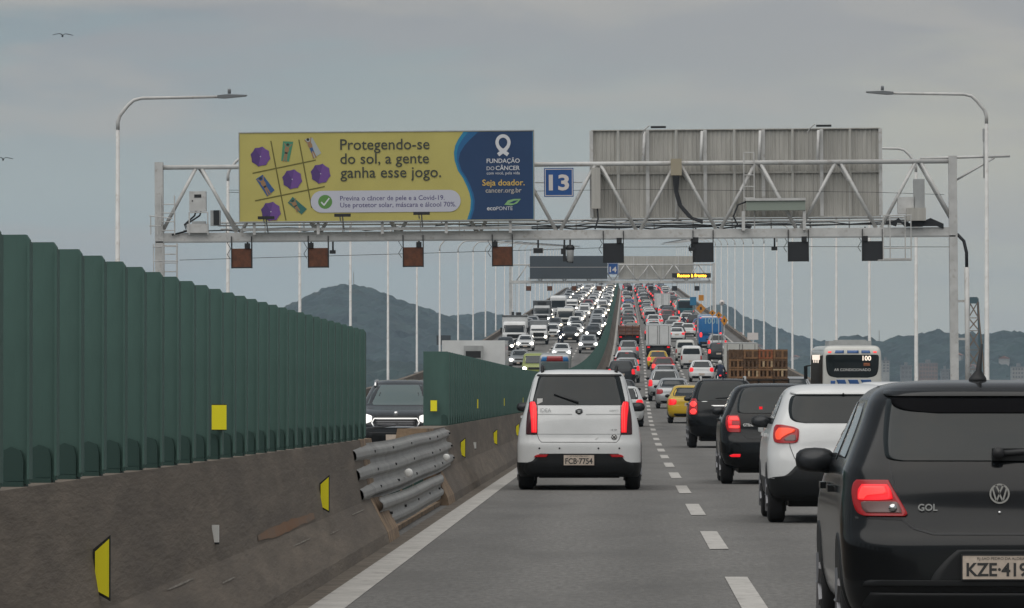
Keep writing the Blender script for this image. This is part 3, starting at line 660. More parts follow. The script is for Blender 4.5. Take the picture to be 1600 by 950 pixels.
for px, lab, typ in ((843, 'flat dark sensor box hung from the chord just left of centre', 0), (884, 'dark twin bracket hanging beside the round camera', 1), (893, 'round white traffic camera with dark dome under the chord', 2), (1212, 'small dark camera hung between two black lane signals', 3), (1083, 'tiny dark camera beside a black lane signal', 3), (522, 'small dark camera hung right of the second brown signal', 3)):
    o = on_gantry('traffic_camera', None, lx_(px), -.1, lz_(374)); tag(o, lab, 'camera'); pole = MB().use('cable').tube([(0, 0, 0), (0, 0, -.30)], .035, 6); pole.build('hanger', o)
    if typ == 0: MB().use('grey_steel').box(-.17, .17, -.12, .12, -.46, -.28).use('dark').box(-.16, .16, -.125, -.12, -.45, -.29).build('housing', o)
    elif typ == 1: MB().use('dark').box(-.05, .05, -.05, .05, -.75, -.2).box(-.12, .0, -.06, .02, -.5, -.3).build('bracket', o); MB().use('cable').tube([(0, 0, -.6), (.1, 0, -.75), (.3, 0, -.78)], .03, 6).build('cable', o)
    elif typ == 2: MB().use('grey_steel').lathe([(-.78, .06), (-.72, .11), (-.35, .13), (-.28, .1)], 0, 0, 0, 'z', 14).build('housing', o); MB().use('dark').lathe([(-.35, .14), (-.28, .16), (-.18, .1)], .0, 0, 0, 'z', 14).build('dome', o)
    else: MB().use('dark').box(-.11, .09, -.12, .1, -.42, -.30).build('housing', o)
bk = on_gantry('work_basket', None, 0, -.75, 0); tag(bk, 'white railed work basket hanging at the right end of the gantry', 'basket')
m = MB().use('white_steel')
for px in (1380, 1390.5, 1414, 1423):
    m.tube([(lx_(px), 0, lz_(341)), (lx_(px), 0, lz_(410))], .022, 5)
for py in (341, 392, 408.5): m.tube([(lx_(1380), 0, lz_(py)), (lx_(1424), 0, lz_(py))], .022, 5)
m.box(lx_(1372), lx_(1424), -.02, .6, lz_(411), lz_(409.5)); m.build('railing', bk)
an = on_gantry('side_antenna', None, 0, 0, 0); tag(an, 'white arm with vertical whip antenna beyond the right post of the gantry', 'antenna')
MB().use('white_steel').tube([(lx_(1440), 0, zt + .1), (lx_(1580), 0, zt + .16)], .045, 6).tube([(lx_(1497), 0, lz_(285)), (lx_(1556), 0, lz_(251))], .035, 6).build('arm', an)
MB().use('grey_steel').tube([(lx_(1541), -.05, lz_(283)), (lx_(1541), -.05, lz_(205))], .06, 8).box(lx_(1538), lx_(1544), -.12, .06, lz_(225), lz_(206)).build('whip', an)
pc = on_gantry('cable_pipe', MB().use('white_steel').tube([(11.3 + .45, 0, .3), (11.3 + .45, 0, 5.5)], .09, 8).use('cable').tube([(11.3 + .45, 0, 5.5), (11.3 + .45, 0, 6.0), (11.3 + .36, 0, 6.4), (11.3 + .15, 0, 6.62), (11.25, 0, 6.66)], .06, 8).use('white_steel').box(11.2, 11.8, -.05, .05, 3.0, 3.08).box(11.2, 11.8, -.05, .05, 4.3, 4.38).box(11.2, 11.8, -.05, .05, .9, .98).mesh('cable_pipe'), 0, -.05, 0); tag(pc, 'white cable conduit running down beside the right gantry post', 'pipe')
# ---- the next gantry up the road
SF = 543.0; KF = FPX / SF; road_off = road_dx(SF)
fx = lambda px: (px - VPX) / KF; fzz = lambda py: CAMH + (VPY - py) / KF - road_z(SF)
g14, o14, zb2, zt2 = gantry(SF, 'far white truss gantry up the slope with a lit orange message sign', False)
def far(name, y): o = empty(name, (0, SF + y, road_z(SF))); return o
mat('far_board', (.055, .068, .080), .5, noise=.06, nscale=.5)
o = far('billboard', -.5); tag(o, 'dark slate grey board on the far gantry, above oncoming lanes', 'billboard')
MB().use('far_board').box(fx(828), fx(949), 0, .1, fzz(417.2), fzz(400)).build('panel', o); MB().use('far_board').box(fx(828), fx(949), 0, .1, fzz(436), fzz(418)).build('panel', o); MB().use('sign_white').box(fx(828), fx(949), .02, .1, fzz(418), fzz(417.2)).build('seam', o)
o = far('billboard', .45); tag(o, 'pale grey ribbed back of a board on the far gantry', 'billboard'); MB().use('board_back').box(fx(967), fx(1084), 0, .1, fzz(436), fzz(400)).build('panel', o)
for px in (967, 990, 1011, 1036, 1060, 1083): MB().use('white_steel').box(fx(px) - .05, fx(px) + .05, -.05, 0, fzz(436), fzz(400)).build('rib', o)
o = far('kilometre_sign', -.3); tag(o, 'small blue sign reading 14 on the far gantry', 'sign'); km_sign(o, fx(950), fx(966), fzz(429), fzz(411), '14')
mat('led_orange', (.9, .45, .03), .4, emit=3.2, emit_col=(1.0, .42, .03))
o = far('message_sign', -.5); tag(o, 'black electronic message sign with lit orange words on the far gantry', 'sign'); MB().use('dark').box(fx(1050), fx(1110.5), 0, .3, fzz(434), fzz(427)).build('housing', o)
n_ = MB(); put_text(n_, 'led_orange', 'Recuo à frente', fx(1058.5), fx(1103.5), fzz(433), -.01, .02, .50); n_.build('lettering', o)
MB().use('white_steel').box(fx(1053), fx(1055), .05, .2, fzz(438), fzz(434)).box(fx(1106), fx(1108), .05, .2, fzz(438), fzz(434)).build('leg', o)
for i, px in enumerate((826, 859, 897, 936, 984, 1017, 1054, 1089)):
    o = empty('lane_signal', (fx(px), SF - .1, road_z(SF) + fzz(447))); ms = lane_box('brown_panel' if i < 4 else 'dark_panel', .52, .52)
    new_obj('housing', ms[0], o); new_obj('hanger', ms[1], o)
    tag(o, ['leftmost', 'second', 'third', 'fourth'][i % 4] + (' brownish' if i < 4 else ' black') + ' lane signal under the ' + ('left' if i < 4 else 'right') + ' half of the far gantry', 'lane signal', 'lane signals under the far gantry')
# ------------------------------------------------------------------ vehicles: lofted bodies with fitted parts
class Shape:
    """levels of (z, half width, rear y, front y); rear at y=0, nose at +y"""
    def __init__(s, lv, n=3.4, cr=.40, cf=.60, sub=5, seg=22):
        a = np.array(lv, float); k = np.arange(len(a)); kq = np.linspace(0, len(a) - 1, (len(a) - 1) * sub + 1)
        s.z, s.w, s.yr, s.yf = (pchip(k, a[:, i], kq) for i in range(4)); s.n, s.cr, s.cf, s.seg = n, cr, cf, seg
        s.H = a[-1, 0]; s.L = a[:, 3].max()
    def c(s, yr, yf): h = (yf - yr) * .46; return min(s.cr, h), min(s.cf, h)
    def at(s, z): return (np.interp(z, s.z, q) for q in (s.w, s.yr, s.yf))
    def rear(s, x, z):
        w, yr, yf = s.at(z); c, _ = s.c(yr, yf); u = min(1, abs(x) / w); return yr + c * (1 - (1 - u ** s.n) ** (1 / s.n))
    def front(s, x, z):
        w, yr, yf = s.at(z); _, c = s.c(yr, yf); u = min(1, abs(x) / w); return yf - c * (1 - (1 - u ** s.n) ** (1 / s.n))
    def side(s, y, z):
        w, yr, yf = s.at(z); cr, cf = s.c(yr, yf)
        u = max(0, 1 - (y - yr) / cr, 1 - (yf - y) / cf); u = min(1, u); return w * (1 - u ** s.n) ** (1 / s.n)
    def body(s, paint, under='black_plastic', split=0.0):
        m = MB().use(paint); rings = []; g = s.seg
        for z, w, yr, yf in zip(s.z, s.w, s.yr, s.yf):
            cr, cf = s.c(yr, yf); ring = []
            for i in range(g + 1):
                t = -math.pi / 2 + math.pi * i / g; ring.append((w * math.copysign(abs(math.sin(t)) ** (2 / s.n), math.sin(t)), yr + cr * (1 - abs(math.cos(t)) ** (2 / s.n)), z))
            for i in range(1, 6): ring.append((w, yr + cr + (yf - cf - yr - cr) * i / 6, z))
            for i in range(g + 1):
                t = math.pi / 2 - math.pi * i / g; ring.append((w * math.copysign(abs(math.sin(t)) ** (2 / s.n), math.sin(t)), yf - cf * (1 - abs(math.cos(t)) ** (2 / s.n)), z))
            for i in range(1, 6): ring.append((-w, yf - cf - (yf - cf - yr - cr) * i / 6, z))
            rings.append(ring)
        n = len(rings[0]); vs = [v for r_ in rings for v in r_]
        fs = [(i * n + k, i * n + (k + 1) % n, (i + 1) * n + (k + 1) % n, (i + 1) * n + k) for i in range(len(rings) - 1) for k in range(n)]
        top = rings[-1]; vs.append((0, (s.yr[-1] + s.yf[-1]) / 2, s.z[-1] + .002)); o = (len(rings) - 1) * n
        fs += [(o + k, o + (k + 1) % n, len(vs) - 1) for k in range(n)]
        m.add(vs, [f for f in fs if max(vs[i][2] for i in f) > split], True); m.use(under); m.add(vs, [f for f in fs if max(vs[i][2] for i in f) <= split], True); m.add(rings[0], [tuple(range(n))]); return m
def patch(m, shape, face, rows, off=.006, nx=10, sub=4, smooth=True, mirror=0):
    """rows of (z, a, b) spanning a quad grid on the rear, front or a side of the body, proud of it by off, with a turned-in rim"""
    a = np.array(rows, float); k = np.arange(len(a)); kq = np.linspace(0, len(a) - 1, (len(a) - 1) * sub + 1)
    q = [pchip(k, a[:, i], kq) if smooth and len(a) > 2 else np.interp(kq, k, a[:, i]) for i in range(3)]
    def pt(t, z, d):
        if face == 'rear': return (t, shape.rear(t, z) - d, z)
        if face == 'front': return (t, shape.front(t, z) + d, z)
        x = shape.side(t, z) + d; return (x if face == 'right' else -x, t, z)
    vs = []; nz = len(kq)
    for z, x0, x1 in zip(*q): vs += [pt(x0 + (x1 - x0) * i / nx, z, off) for i in range(nx + 1)]
    fs = [(j * (nx + 1) + i, j * (nx + 1) + i + 1, (j + 1) * (nx + 1) + i + 1, (j + 1) * (nx + 1) + i) for j in range(nz - 1) for i in range(nx)]
    bd = [i for i in range(nx + 1)] + [j * (nx + 1) + nx for j in range(1, nz)] + [(nz - 1) * (nx + 1) + i for i in range(nx - 1, -1, -1)] + [j * (nx + 1) for j in range(nz - 2, 0, -1)]
    o = len(vs)
    for b_ in bd:
        x, y, z = vs[b_]
        vs.append((x, y + off + .012, z) if face == 'rear' else (x, y - off - .012, z) if face == 'front' else (x - (off + .012) * (1 if face == 'right' else -1), y, z))
    fs += [(bd[i], bd[(i + 1) % len(bd)], o + (i + 1) % len(bd), o + i) for i in range(len(bd))]
    m.add(vs, fs, True); return m
def sym(rows): return [(z, -h, h) for z, h in rows]
def seam(m, shape, face, pts, w=.007, off=.003):
    for (t0, z0), (t1, z1) in zip(pts[:-1], pts[1:]):
        n = max(2, int(math.hypot(t1 - t0, z1 - z0) / .06)); l = math.hypot(t1 - t0, z1 - z0); nx_, nz_ = -(z1 - z0) / l * w / 2, (t1 - t0) / l * w / 2; vs = []
        for i in range(n + 1):
            t, z = t0 + (t1 - t0) * i / n, z0 + (z1 - z0) * i / n
            for sg_ in (1, -1):
                tt, zz = t + nx_ * sg_, z + nz_ * sg_
                vs.append((tt, shape.rear(tt, zz) - off, zz) if face == 'rear' else (tt, shape.front(tt, zz) + off, zz))
        m.add(vs, [(2 * i, 2 * i + 1, 2 * i + 3, 2 * i + 2) for i in range(n)])
def wheel_meshes(r, wd, seg=24):
    t = MB().use('rubber').lathe([(-wd / 2, r * .62), (-wd / 2, r * .86), (-wd * .42, r * .97), (-wd * .3, r), (wd * .3, r), (wd * .42, r * .97), (wd / 2, r * .86), (wd / 2, r * .62)], n=seg).mesh('tyre')
    m = MB().use('rim').lathe([(-wd * .40, r * .63), (wd * .40, r * .63)], n=seg)
    for k in range(5):
        a = 2 * math.pi * k / 5
        for x in (-wd * .45, wd * .45): m.tube([(x, 0, 0), (x, math.cos(a) * r * .6, math.sin(a) * r * .6)], .035, 5)
    return t, m.mesh('rim')
_wheels = {}
def add_wheels(root, xw, ya, yb, r, wd, which='rf'):
    k = (r, wd)
    if k not in _wheels: _wheels[k] = wheel_meshes(r, wd)
    for c, y in (('r', ya), ('f', yb)):
        if c in which:
            for sx in (-1, 1):
                o = new_obj('wheel', _wheels[k][0], root, (sx * (xw - wd / 2), y, r)); new_obj('rim', _wheels[k][1], o)
def disc(m, shape, face, cx, cz, r, off=.01, n=18, r2=0):
    y = shape.rear(cx, cz) - off if face == 'rear' else shape.front(cx, cz) + off
    if r2:
        vs = [(cx + q * math.cos(2 * math.pi * i / n), y, cz + q * math.sin(2 * math.pi * i / n)) for q in (r, r2) for i in range(n)]
        m.add(vs, [(i, (i + 1) % n, n + (i + 1) % n, n + i) for i in range(n)])
    else: m.lathe([(-.0, r), (.01, r)], cx, y, cz, 'y', n)
    return m
# ---------------- body shapes
HATCH = [(.24, .72, .14, 3.74), (.30, .79, .05, 3.84), (.45, .832, .00, 3.9), (.60, .84, .01, 3.89), (.72, .842, .05, 3.84), (.80, .84, .07, 3.74), (.88, .832, .085, 3.45), (.95, .815, .11, 2.98), (1.02, .785, .15, 2.78), (1.22, .70, .30, 2.45), (1.36, .635, .40, 2.14), (1.425, .575, .47, 1.95), (1.46, .47, .60, 1.75), (1.475, .30, .80, 1.5)]
SEDAN = [(.24, .72, .14, 4.1), (.30, .79, .05, 4.2), (.45, .835, .0, 4.27), (.60, .845, .01, 4.26), (.74, .845, .04, 4.2), (.84, .84, .06, 4.05), (.92, .83, .09, 3.75), (.99, .80, .16, 3.15), (1.02, .78, .50, 3.0), (1.10, .745, .72, 2.85), (1.25, .68, .95, 2.6), (1.36, .625, 1.12, 2.35), (1.42, .56, 1.27, 2.15), (1.45, .45, 1.5, 2.0), (1.462, .28, 1.6, 1.9)]
SUV = [(.28, .76, .14, 4.1), (.36, .84, .05, 4.2), (.52, .885, .0, 4.27), (.70, .90, .01, 4.26), (.86, .90, .04, 4.2), (.96, .89, .06, 4.05), (1.04, .88, .08, 3.75), (1.11, .855, .10, 3.2), (1.18, .82, .13, 3.0), (1.40, .74, .24, 2.6), (1.56, .68, .33, 2.25), (1.635, .62, .40, 2.05), (1.675, .52, .55, 1.85), (1.69, .33, .8, 1.6)]
VAN = [(.26, .74, .06, 3.9), (.34, .80, .02, 4.0), (.55, .83, .0, 4.05), (.80, .84, .0, 4.02), (.95, .84, .01, 3.9), (1.05, .83, .02, 3.65), (1.2, .815, .04, 3.4), (1.5, .77, .09, 3.0), (1.68, .73, .14, 2.75), (1.76, .66, .22, 2.55), (1.80, .52, .4, 2.3), (1.81, .3, .7, 2.0)]
MINI = [(.19, .85, .14, 3.9), (.24, .875, .05, 3.95), (.40, .893, .0, 4.0), (.62, .895, .0, 3.99), (.76, .885, .03, 3.95), (.90, .865, .05, 3.85), (1.02, .835, .07, 3.5), (1.13, .80, .10, 3.15), (1.22, .775, .13, 2.98), (1.45, .71, .25, 2.6), (1.60, .665, .33, 2.3), (1.68, .62, .38, 2.1), (1.725, .52, .52, 1.9), (1.74, .33, .8, 1.6)]
GOL = [(.22, .70, .14, 3.74), (.28, .76, .05, 3.84), (.42, .795, .00, 3.88), (.60, .802, .005, 3.87), (.70, .804, .05, 3.82), (.80, .80, .08, 3.72), (.90, .79, .10, 3.42), (.98, .785, .13, 2.98), (1.06, .755, .18, 2.78), (1.22, .69, .30, 2.48), (1.36, .635, .40, 2.18), (1.41, .59, .46, 2.0), (1.445, .50, .58, 1.8), (1.462, .32, .8, 1.5)]
KWID = [(.24, .74, .12, 3.6), (.32, .80, .04, 3.68), (.48, .818, .0, 3.72), (.66, .82, .02, 3.71), (.80, .815, .06, 3.66), (.90, .80, .08, 3.5), (1.0, .775, .11, 3.1), (1.08, .745, .15, 2.78), (1.22, .69, .24, 2.5), (1.36, .635, .33, 2.18), (1.43, .59, .39, 2.0), (1.475, .50, .52, 1.8), (1.495, .32, .75, 1.5)]
SHAPES = {'hatch': Shape(HATCH), 'sedan': Shape(SEDAN), 'suv': Shape(SUV), 'van': Shape(VAN, n=5), 'mini': Shape(MINI, n=3.8), 'gol': Shape(GOL, sub=7, seg=30), 'kwid': Shape(KWID, sub=7, seg=30)}
SANDERO = [(z * 1.05, w * 1.03, a, b_ * 1.04) for z, w, a, b_ in HATCH]; SHAPES['sandero'] = Shape(SANDERO, sub=6)
TUCSON = [(z * 1.045, w, a, b_) for z, w, a, b_ in SUV]; SHAPES['tucson'] = Shape(TUCSON, sub=6)
PEU = [(z * 1.0, w * .975 * (1 - .20 * max(0, z - 1.1)), a, b_) for z, w, a, b_ in SUV]; SHAPES['peu'] = Shape(PEU, sub=6)
# fitted parts per body type: half-width rows for glass, one-sided rows for lamps
FIT = {
 'hatch': dict(rw=[(1.00, .56), (1.02, .62), (1.10, .625), (1.30, .555), (1.375, .52), (1.39, .46)], tl=[(.70, .64, .80), (.76, .56, .815), (.90, .55, .805), (.985, .60, .76)], ws=[(.99, .60), (1.02, .68), (1.20, .63), (1.34, .56), (1.375, .50)], hl=[(.60, .55, .74), (.66, .44, .79), (.74, .43, .80), (.79, .55, .77)], gr=[(.66, .30), (.70, .36), (.75, .36), (.77, .30)], lg=[(.30, .50), (.42, .54), (.50, .50)], sw=[(1.00, .62, 2.55), (1.04, .58, 2.52), (1.30, .78, 2.12), (1.35, .95, 1.98)], bl=[(.26, .55), (.34, .66), (.42, .62)], pz=.53, ax=(.62, 3.12), wr=.30, wd=.19, mz=1.02, my=2.45),
 'sedan': dict(rw=[(1.04, .54), (1.06, .63), (1.12, .63), (1.27, .56), (1.345, .50), (1.365, .44)], tl=[(.70, .62, .80), (.75, .52, .825), (.86, .50, .82), (.93, .56, .78)], ws=[(1.03, .60), (1.06, .68), (1.22, .63), (1.34, .55), (1.37, .50)], hl=[(.60, .55, .74), (.66, .44, .79), (.75, .43, .80), (.80, .55, .77)], gr=[(.66, .30), (.70, .36), (.77, .36), (.80, .30)], lg=[(.30, .50), (.42, .54), (.50, .50)], sw=[(1.02, 1.0, 2.9), (1.06, .98, 2.85), (1.28, 1.22, 2.46), (1.34, 1.4, 2.3)], bl=[(.26, .5), (.34, .62), (.38, .58)], pz=.72, ax=(.72, 3.45), wr=.30, wd=.19, mz=1.03, my=2.75),
 'suv': dict(rw=[(1.13, .60), (1.15, .68), (1.24, .68), (1.48, .60), (1.575, .55), (1.60, .48)], tl=[(.80, .72, .86), (.86, .66, .885), (1.05, .66, .87), (1.14, .70, .81)], ws=[(1.15, .66), (1.18, .73), (1.38, .67), (1.54, .60), (1.58, .54)], hl=[(.76, .62, .82), (.82, .50, .86), (.91, .50, .86), (.96, .62, .83)], gr=[(.72, .36), (.76, .44), (.90, .46), (.93, .40)], lg=[(.36, .55), (.48, .60), (.58, .55)], sw=[(1.16, .5, 2.85), (1.20, .48, 2.8), (1.48, .66, 2.28), (1.55, .85, 2.1)], bl=[(.30, .60), (.40, .76), (.52, .74)], pz=.78, ax=(.72, 3.36), wr=.34, wd=.21, mz=1.18, my=2.7),
 'van': dict(rw=[(1.15, .60), (1.17, .66), (1.30, .66), (1.55, .60), (1.60, .55)], tl=[(.72, .73, .80), (.76, .71, .82), (1.00, .71, .81), (1.05, .73, .79)], ws=[(1.08, .62), (1.12, .70), (1.40, .66), (1.58, .60), (1.62, .55)], hl=[(.62, .58, .74), (.68, .48, .78), (.80, .48, .79), (.84, .58, .76)], gr=[(.66, .34), (.70, .40), (.80, .40), (.83, .34)], lg=[(.32, .5), (.42, .56), (.50, .5)], sw=[(1.12, 2.0, 3.35), (1.16, 1.95, 3.3), (1.50, 1.95, 2.9), (1.56, 2.0, 2.8)], bl=[(.28, .55), (.36, .72), (.46, .74)], pz=.60, ax=(.68, 3.22), wr=.31, wd=.19, mz=1.12, my=3.1),
}
FIT['peu'] = {k: ([(r_[0] * 1.0,) + tuple(r_[1:]) for r_ in v] if isinstance(v, list) else v) for k, v in FIT['suv'].items()}; FIT['peu'].update(pz=.62, mz=1.15, ws=[(1.15, .58), (1.18, .66), (1.38, .59), (1.54, .50), (1.58, .44)])
for k, f in FIT.items(): f['shape'] = SHAPES[k]
def fitted(t):
    """meshes of the parts of one body type, made once and shared"""
    f = FIT[t]; sh = f['shape']; o = {}
    def mk(nm, fn, m_): q = MB().use(m_); fn(q); o[nm] = q.mesh(nm)
    o['body'] = sh.body('paint white').mesh('body')
    mk('rear_window', lambda q: patch(q, sh, 'rear', sym(f['rw']), .004), 'glass_far')
    mk('windscreen', lambda q: patch(q, sh, 'front', sym(f['ws']), .004), 'glass_far')
    for sx in (1, -1):
        mk(f'taillight{sx}', lambda q: patch(q, sh, 'rear', [(z, sx * a, sx * b_) for z, a, b_ in f['tl']], .008, 5), 'tail_on')
        mk(f'headlight{sx}', lambda q: patch(q, sh, 'front', [(z, sx * a, sx * b_) for z, a, b_ in f['hl']], .008, 5), 'head_on')
        cz_ = (f['hl'][0][0] + f['hl'][-1][0]) / 2; cx_ = (f['hl'][1][1] + f['hl'][1][2]) / 2 + .03; rr_ = min(.125, (f['hl'][-1][0] - f['hl'][0][0]) / 2 + .02)
        mk(f'bulb{sx}', lambda q: patch(q, sh, 'front', [(cz_ + rr_ * math.sin(a), sx * (cx_ - rr_ * 1.05 * math.cos(a)), sx * (cx_ + rr_ * 1.05 * math.cos(a))) for a in [R(-80 + 20 * i) for i in range(9)]], .016, 6, 1), 'head_on')
        mk(f'side_window{sx}', lambda q: patch(q, sh, 'right' if sx > 0 else 'left', f['sw'], .004, 10), 'glass_far')
        mx, mz, my = sx * (sh.side(f['my'], f['mz']) + .10), f['mz'], f['my']
        def mir(q):
            q.lathe([(-.07, .02), (-.06, .06), (.0, .085), (.06, .07), (.08, .02)], 0, 0, 0, 'y', 12); q.v = [(mx + x * 1.25, my + y, mz + z * .85) for x, y, z in q.v]; q.tube([(mx, my, mz - .03), (mx - sx * .14, my + .02, mz - .06)], .025, 5)
        mk(f'mirror{sx}', mir, 'black_plastic')
    mk('grille', lambda q: patch(q, sh, 'front', sym(f['gr']), .006), 'black_plastic')
    mk('lower_grille', lambda q: patch(q, sh, 'front', sym(f['lg']), .006), 'black_plastic')
    mk('bumper_insert', lambda q: patch(q, sh, 'rear', sym(f['bl']), .006), 'black_plastic')
    y = sh.rear(0, f['pz']); q = MB().use('plate').box(-.20, .20, y - .02, y - .004, f['pz'] - .06, f['pz'] + .07); o['license_plate'] = q.mesh('license_plate')
    y = sh.front(0, .45); q = MB().use('plate').box(-.20, .20, y + .008, y + .024, .40, .53); o['front_plate'] = q.mesh('front_plate')
    for face in ('left', 'right'):
        for ci, cy in enumerate(f['ax']):
            q = MB().use('black_plastic')  # black disc painted for the shaded hollow, the wheel arch is not cut
            r = f['wr'] + .055; rows = []
            for i in range(9):
                zz = .27 + (f['wr'] + r - .27) * i / 8; dz = min(r * .999, abs(zz - f['wr'])); hy = math.sqrt(r * r - dz * dz); rows.append((zz, cy - hy, cy + hy))
            patch(q, sh, face, rows, .005, 8, 2); o[f'arch_dark_disc{face}{ci}'] = q.mesh('arch_dark_disc')
    q = MB().use('tail_on'); zt_ = f['rw'][-1][0] + .025; yy = sh.rear(0, zt_); q.box(-.12, .12, yy - .012, yy + .02, zt_ - .015, zt_ + .012); o['brake_light'] = q.mesh('brake_light')
    return o
PARTS = {t: fitted(t) for t in FIT}
def paint_slot(o, mname, slot=0):
    o.material_slots[slot].link = 'OBJECT'; o.material_slots[slot].material = M[mname]
KINDNAME = {'hatch': 'hatchback', 'sedan': 'sedan', 'suv': 'suv', 'van': 'van', 'peu': 'suv'}
def place(root, x, s, facing=1):
    p = P(x, s); root.location = p; a = math.atan(slope(s)); root.rotation_euler = (a * facing, 0, 0 if facing == 1 else math.pi)
def car(t, color, x, s, label, facing=1, tail='tail_on', head='head_on', group=None, lod=0, extras=True):
    p = PARTS[t]; f = FIT[t]; r = empty(KINDNAME[t]); place(r, x, s, facing); tag(r, label, 'car' if t != 'van' else 'van', group)
    o = new_obj('body', p['body'], r); paint_slot(o, 'paint ' + color)
    def add(nm, key=None, m_=None):
        q = new_obj(nm, p[key or nm], r)
        if m_: paint_slot(q, m_)
        return q
    if facing == 1 or lod == 0:
        add('rear_window')
        for sx in (1, -1): add('taillight', f'taillight{sx}', tail if facing == 1 else 'tail_dim')
        if lod < 2: add('license_plate'); add('bumper_insert')
        if facing == 1 and tail == 'tail_hot' and lod < 2: add('brake_light')
    if facing == -1 or lod == 0:
        add('windscreen')
        for sx in (1, -1):
            hq = add('headlight', f'headlight{sx}', 'head_low' if facing == -1 else 'head_off')
            if facing == -1 and head != 'head_low': bq = new_obj('bulb', p[f'bulb{sx}'], hq); paint_slot(bq, head)
        add('grille')
        if lod < 2: add('lower_grille'); add('license_plate', 'front_plate')
    if lod < 2:
        for sx in (1, -1):
            add('side_window', f'side_window{sx}'); q = add('mirror', f'mirror{sx}')
        for face in ('left', 'right'):
            for ci in (0, 1): add('arch_dark_disc', f'arch_dark_disc{face}{ci}')
    add_wheels(r, f['shape'].w.max() * .97, *f['ax'], f['wr'], f['wd'], 'rf' if lod < 2 else ('r' if facing == 1 else 'f'))
    return r
# ---------------- the cars nearest the camera, each with its own fittings
def base_car(name, sh, color, x, s, label, ax, wr, wd, sw, mz, my, mcol='black_plastic', ws=None, hl=None, split=0.0):
    r = empty(name); place(r, x, s); tag(r, label, 'car')
    sh.body('paint ' + color, split=split).build('body', r)
    for fc, sx in (('left', -1), ('right', 1)):
        for a in sw: patch(MB().use('glass'), sh, fc, a, .004, 10).build('side_window', r)
        mx = sx * (sh.side(my, mz) + .085); q = MB().use(mcol).lathe([(-.08, .03), (-.07, .065), (.0, .088), (.06, .075), (.085, .02)], 0, 0, 0, 'y', 16)
        q.v = [(mx + math.copysign(.088 * (abs(x_) / .088) ** .75, x_) * 1.25, my + y_, mz + math.copysign(.088 * (abs(z_) / .088) ** .7, z_) * .78) for x_, y_, z_ in q.v]; q.tube([(mx, my, mz - .03), (mx - sx * .18, my + .02, mz - .07)], .03, 6)
        o = q.build('mirror', r); g = MB().use('mirror_face').lathe([(0, .070), (.006, .070)], 0, 0, 0, 'y', 16); g.v = [(mx + a * 1.3, my - .085 + b_, mz + c * .82) for a, b_, c in g.v]; g.build('mirror_glass', o)
        for cy in ax:
            q = MB().use('black_plastic'); rr = wr + .06; rows = []  # black disc in place of a cut arch, gives its shaded hollow
            for i in range(11):
                zz = sh.z[0] + .04 + (wr + rr - sh.z[0] - .04) * i / 10; dz = min(rr * .999, abs(zz - wr)); hy = math.sqrt(rr * rr - dz * dz); rows.append((zz, cy - hy, cy + hy))
            patch(q, sh, fc, rows, .006, 10, 2); q.build('arch_dark_disc', r)
        for z_, y_ in ((mz - .14, (ax[0] + ax[1]) / 2 - .55), (mz - .14, (ax[0] + ax[1]) / 2 + .4)):
            xx = sx * (sh.side(y_, z_) + .02); MB().use('paint ' + color).box(xx - .02, xx + .015, y_ - .09, y_ + .09, z_ - .018, z_ + .018).build('door_handle', r)
    if ws: patch(MB().use('glass'), sh, 'front', sym(ws), .004).build('windscreen', r)
    if hl:
        for sx in (1, -1): patch(MB().use('head_off'), sh, 'front', [(z, sx * a, sx * b_) for z, a, b_ in hl], .006, 5).build('headlight', r)
    add_wheels(r, sh.w.max() * .985, *ax, wr, wd)
    MB().use('black_plastic').box(-.58, .58, .5, sh.L - .6, .17, .34).build('underbody', r)
    MB().use('dark').tube([(-.58, ax[0], wr), (.58, ax[0], wr)], .05, 8).build('rear_axle', r)
    return r
def rp(r, nm, m_, sh, rows, off=.006, nx=12, sub=4, smooth=True): return patch(MB().use(m_), sh, 'rear', rows, off, nx, sub, smooth).build(nm, r)
def plate(r, sh, z0, z1, hw, txt, strip=None, y_extra=.015):
    y = min(sh.rear(0, z0), sh.rear(0, z1)) - y_extra
    o = MB().use('plate').box(-hw, hw, y - .008, y + .03, z0, z1).build('license_plate', r); h = z1 - z0
    t = MB(); put_text(t, 'plate_text', txt, -hw * .90, hw * .90, z0 + h * .14, y - .0095, .025, h * .78)
    if strip: put_text(t, 'plate_text', strip, -hw * .62, hw * .62, z0 + h * .82, y - .0095, .0, h * .17)
    fr = MB().use('dark'); i = .006
    for a in ((-hw, hw, z0 - i, z0), (-hw, hw, z1, z1 + i), (-hw - i, -hw, z0 - i, z1 + i), (hw, hw + i, z0 - i, z1 + i)): fr.box(a[0], a[1], y - .01, y + .02, a[2], a[3])
    t.build('plate_number', o); fr.build('plate_frame', o)
mirrored = lambda rows: [(z, -a, -b_) for z, a, b_ in rows]
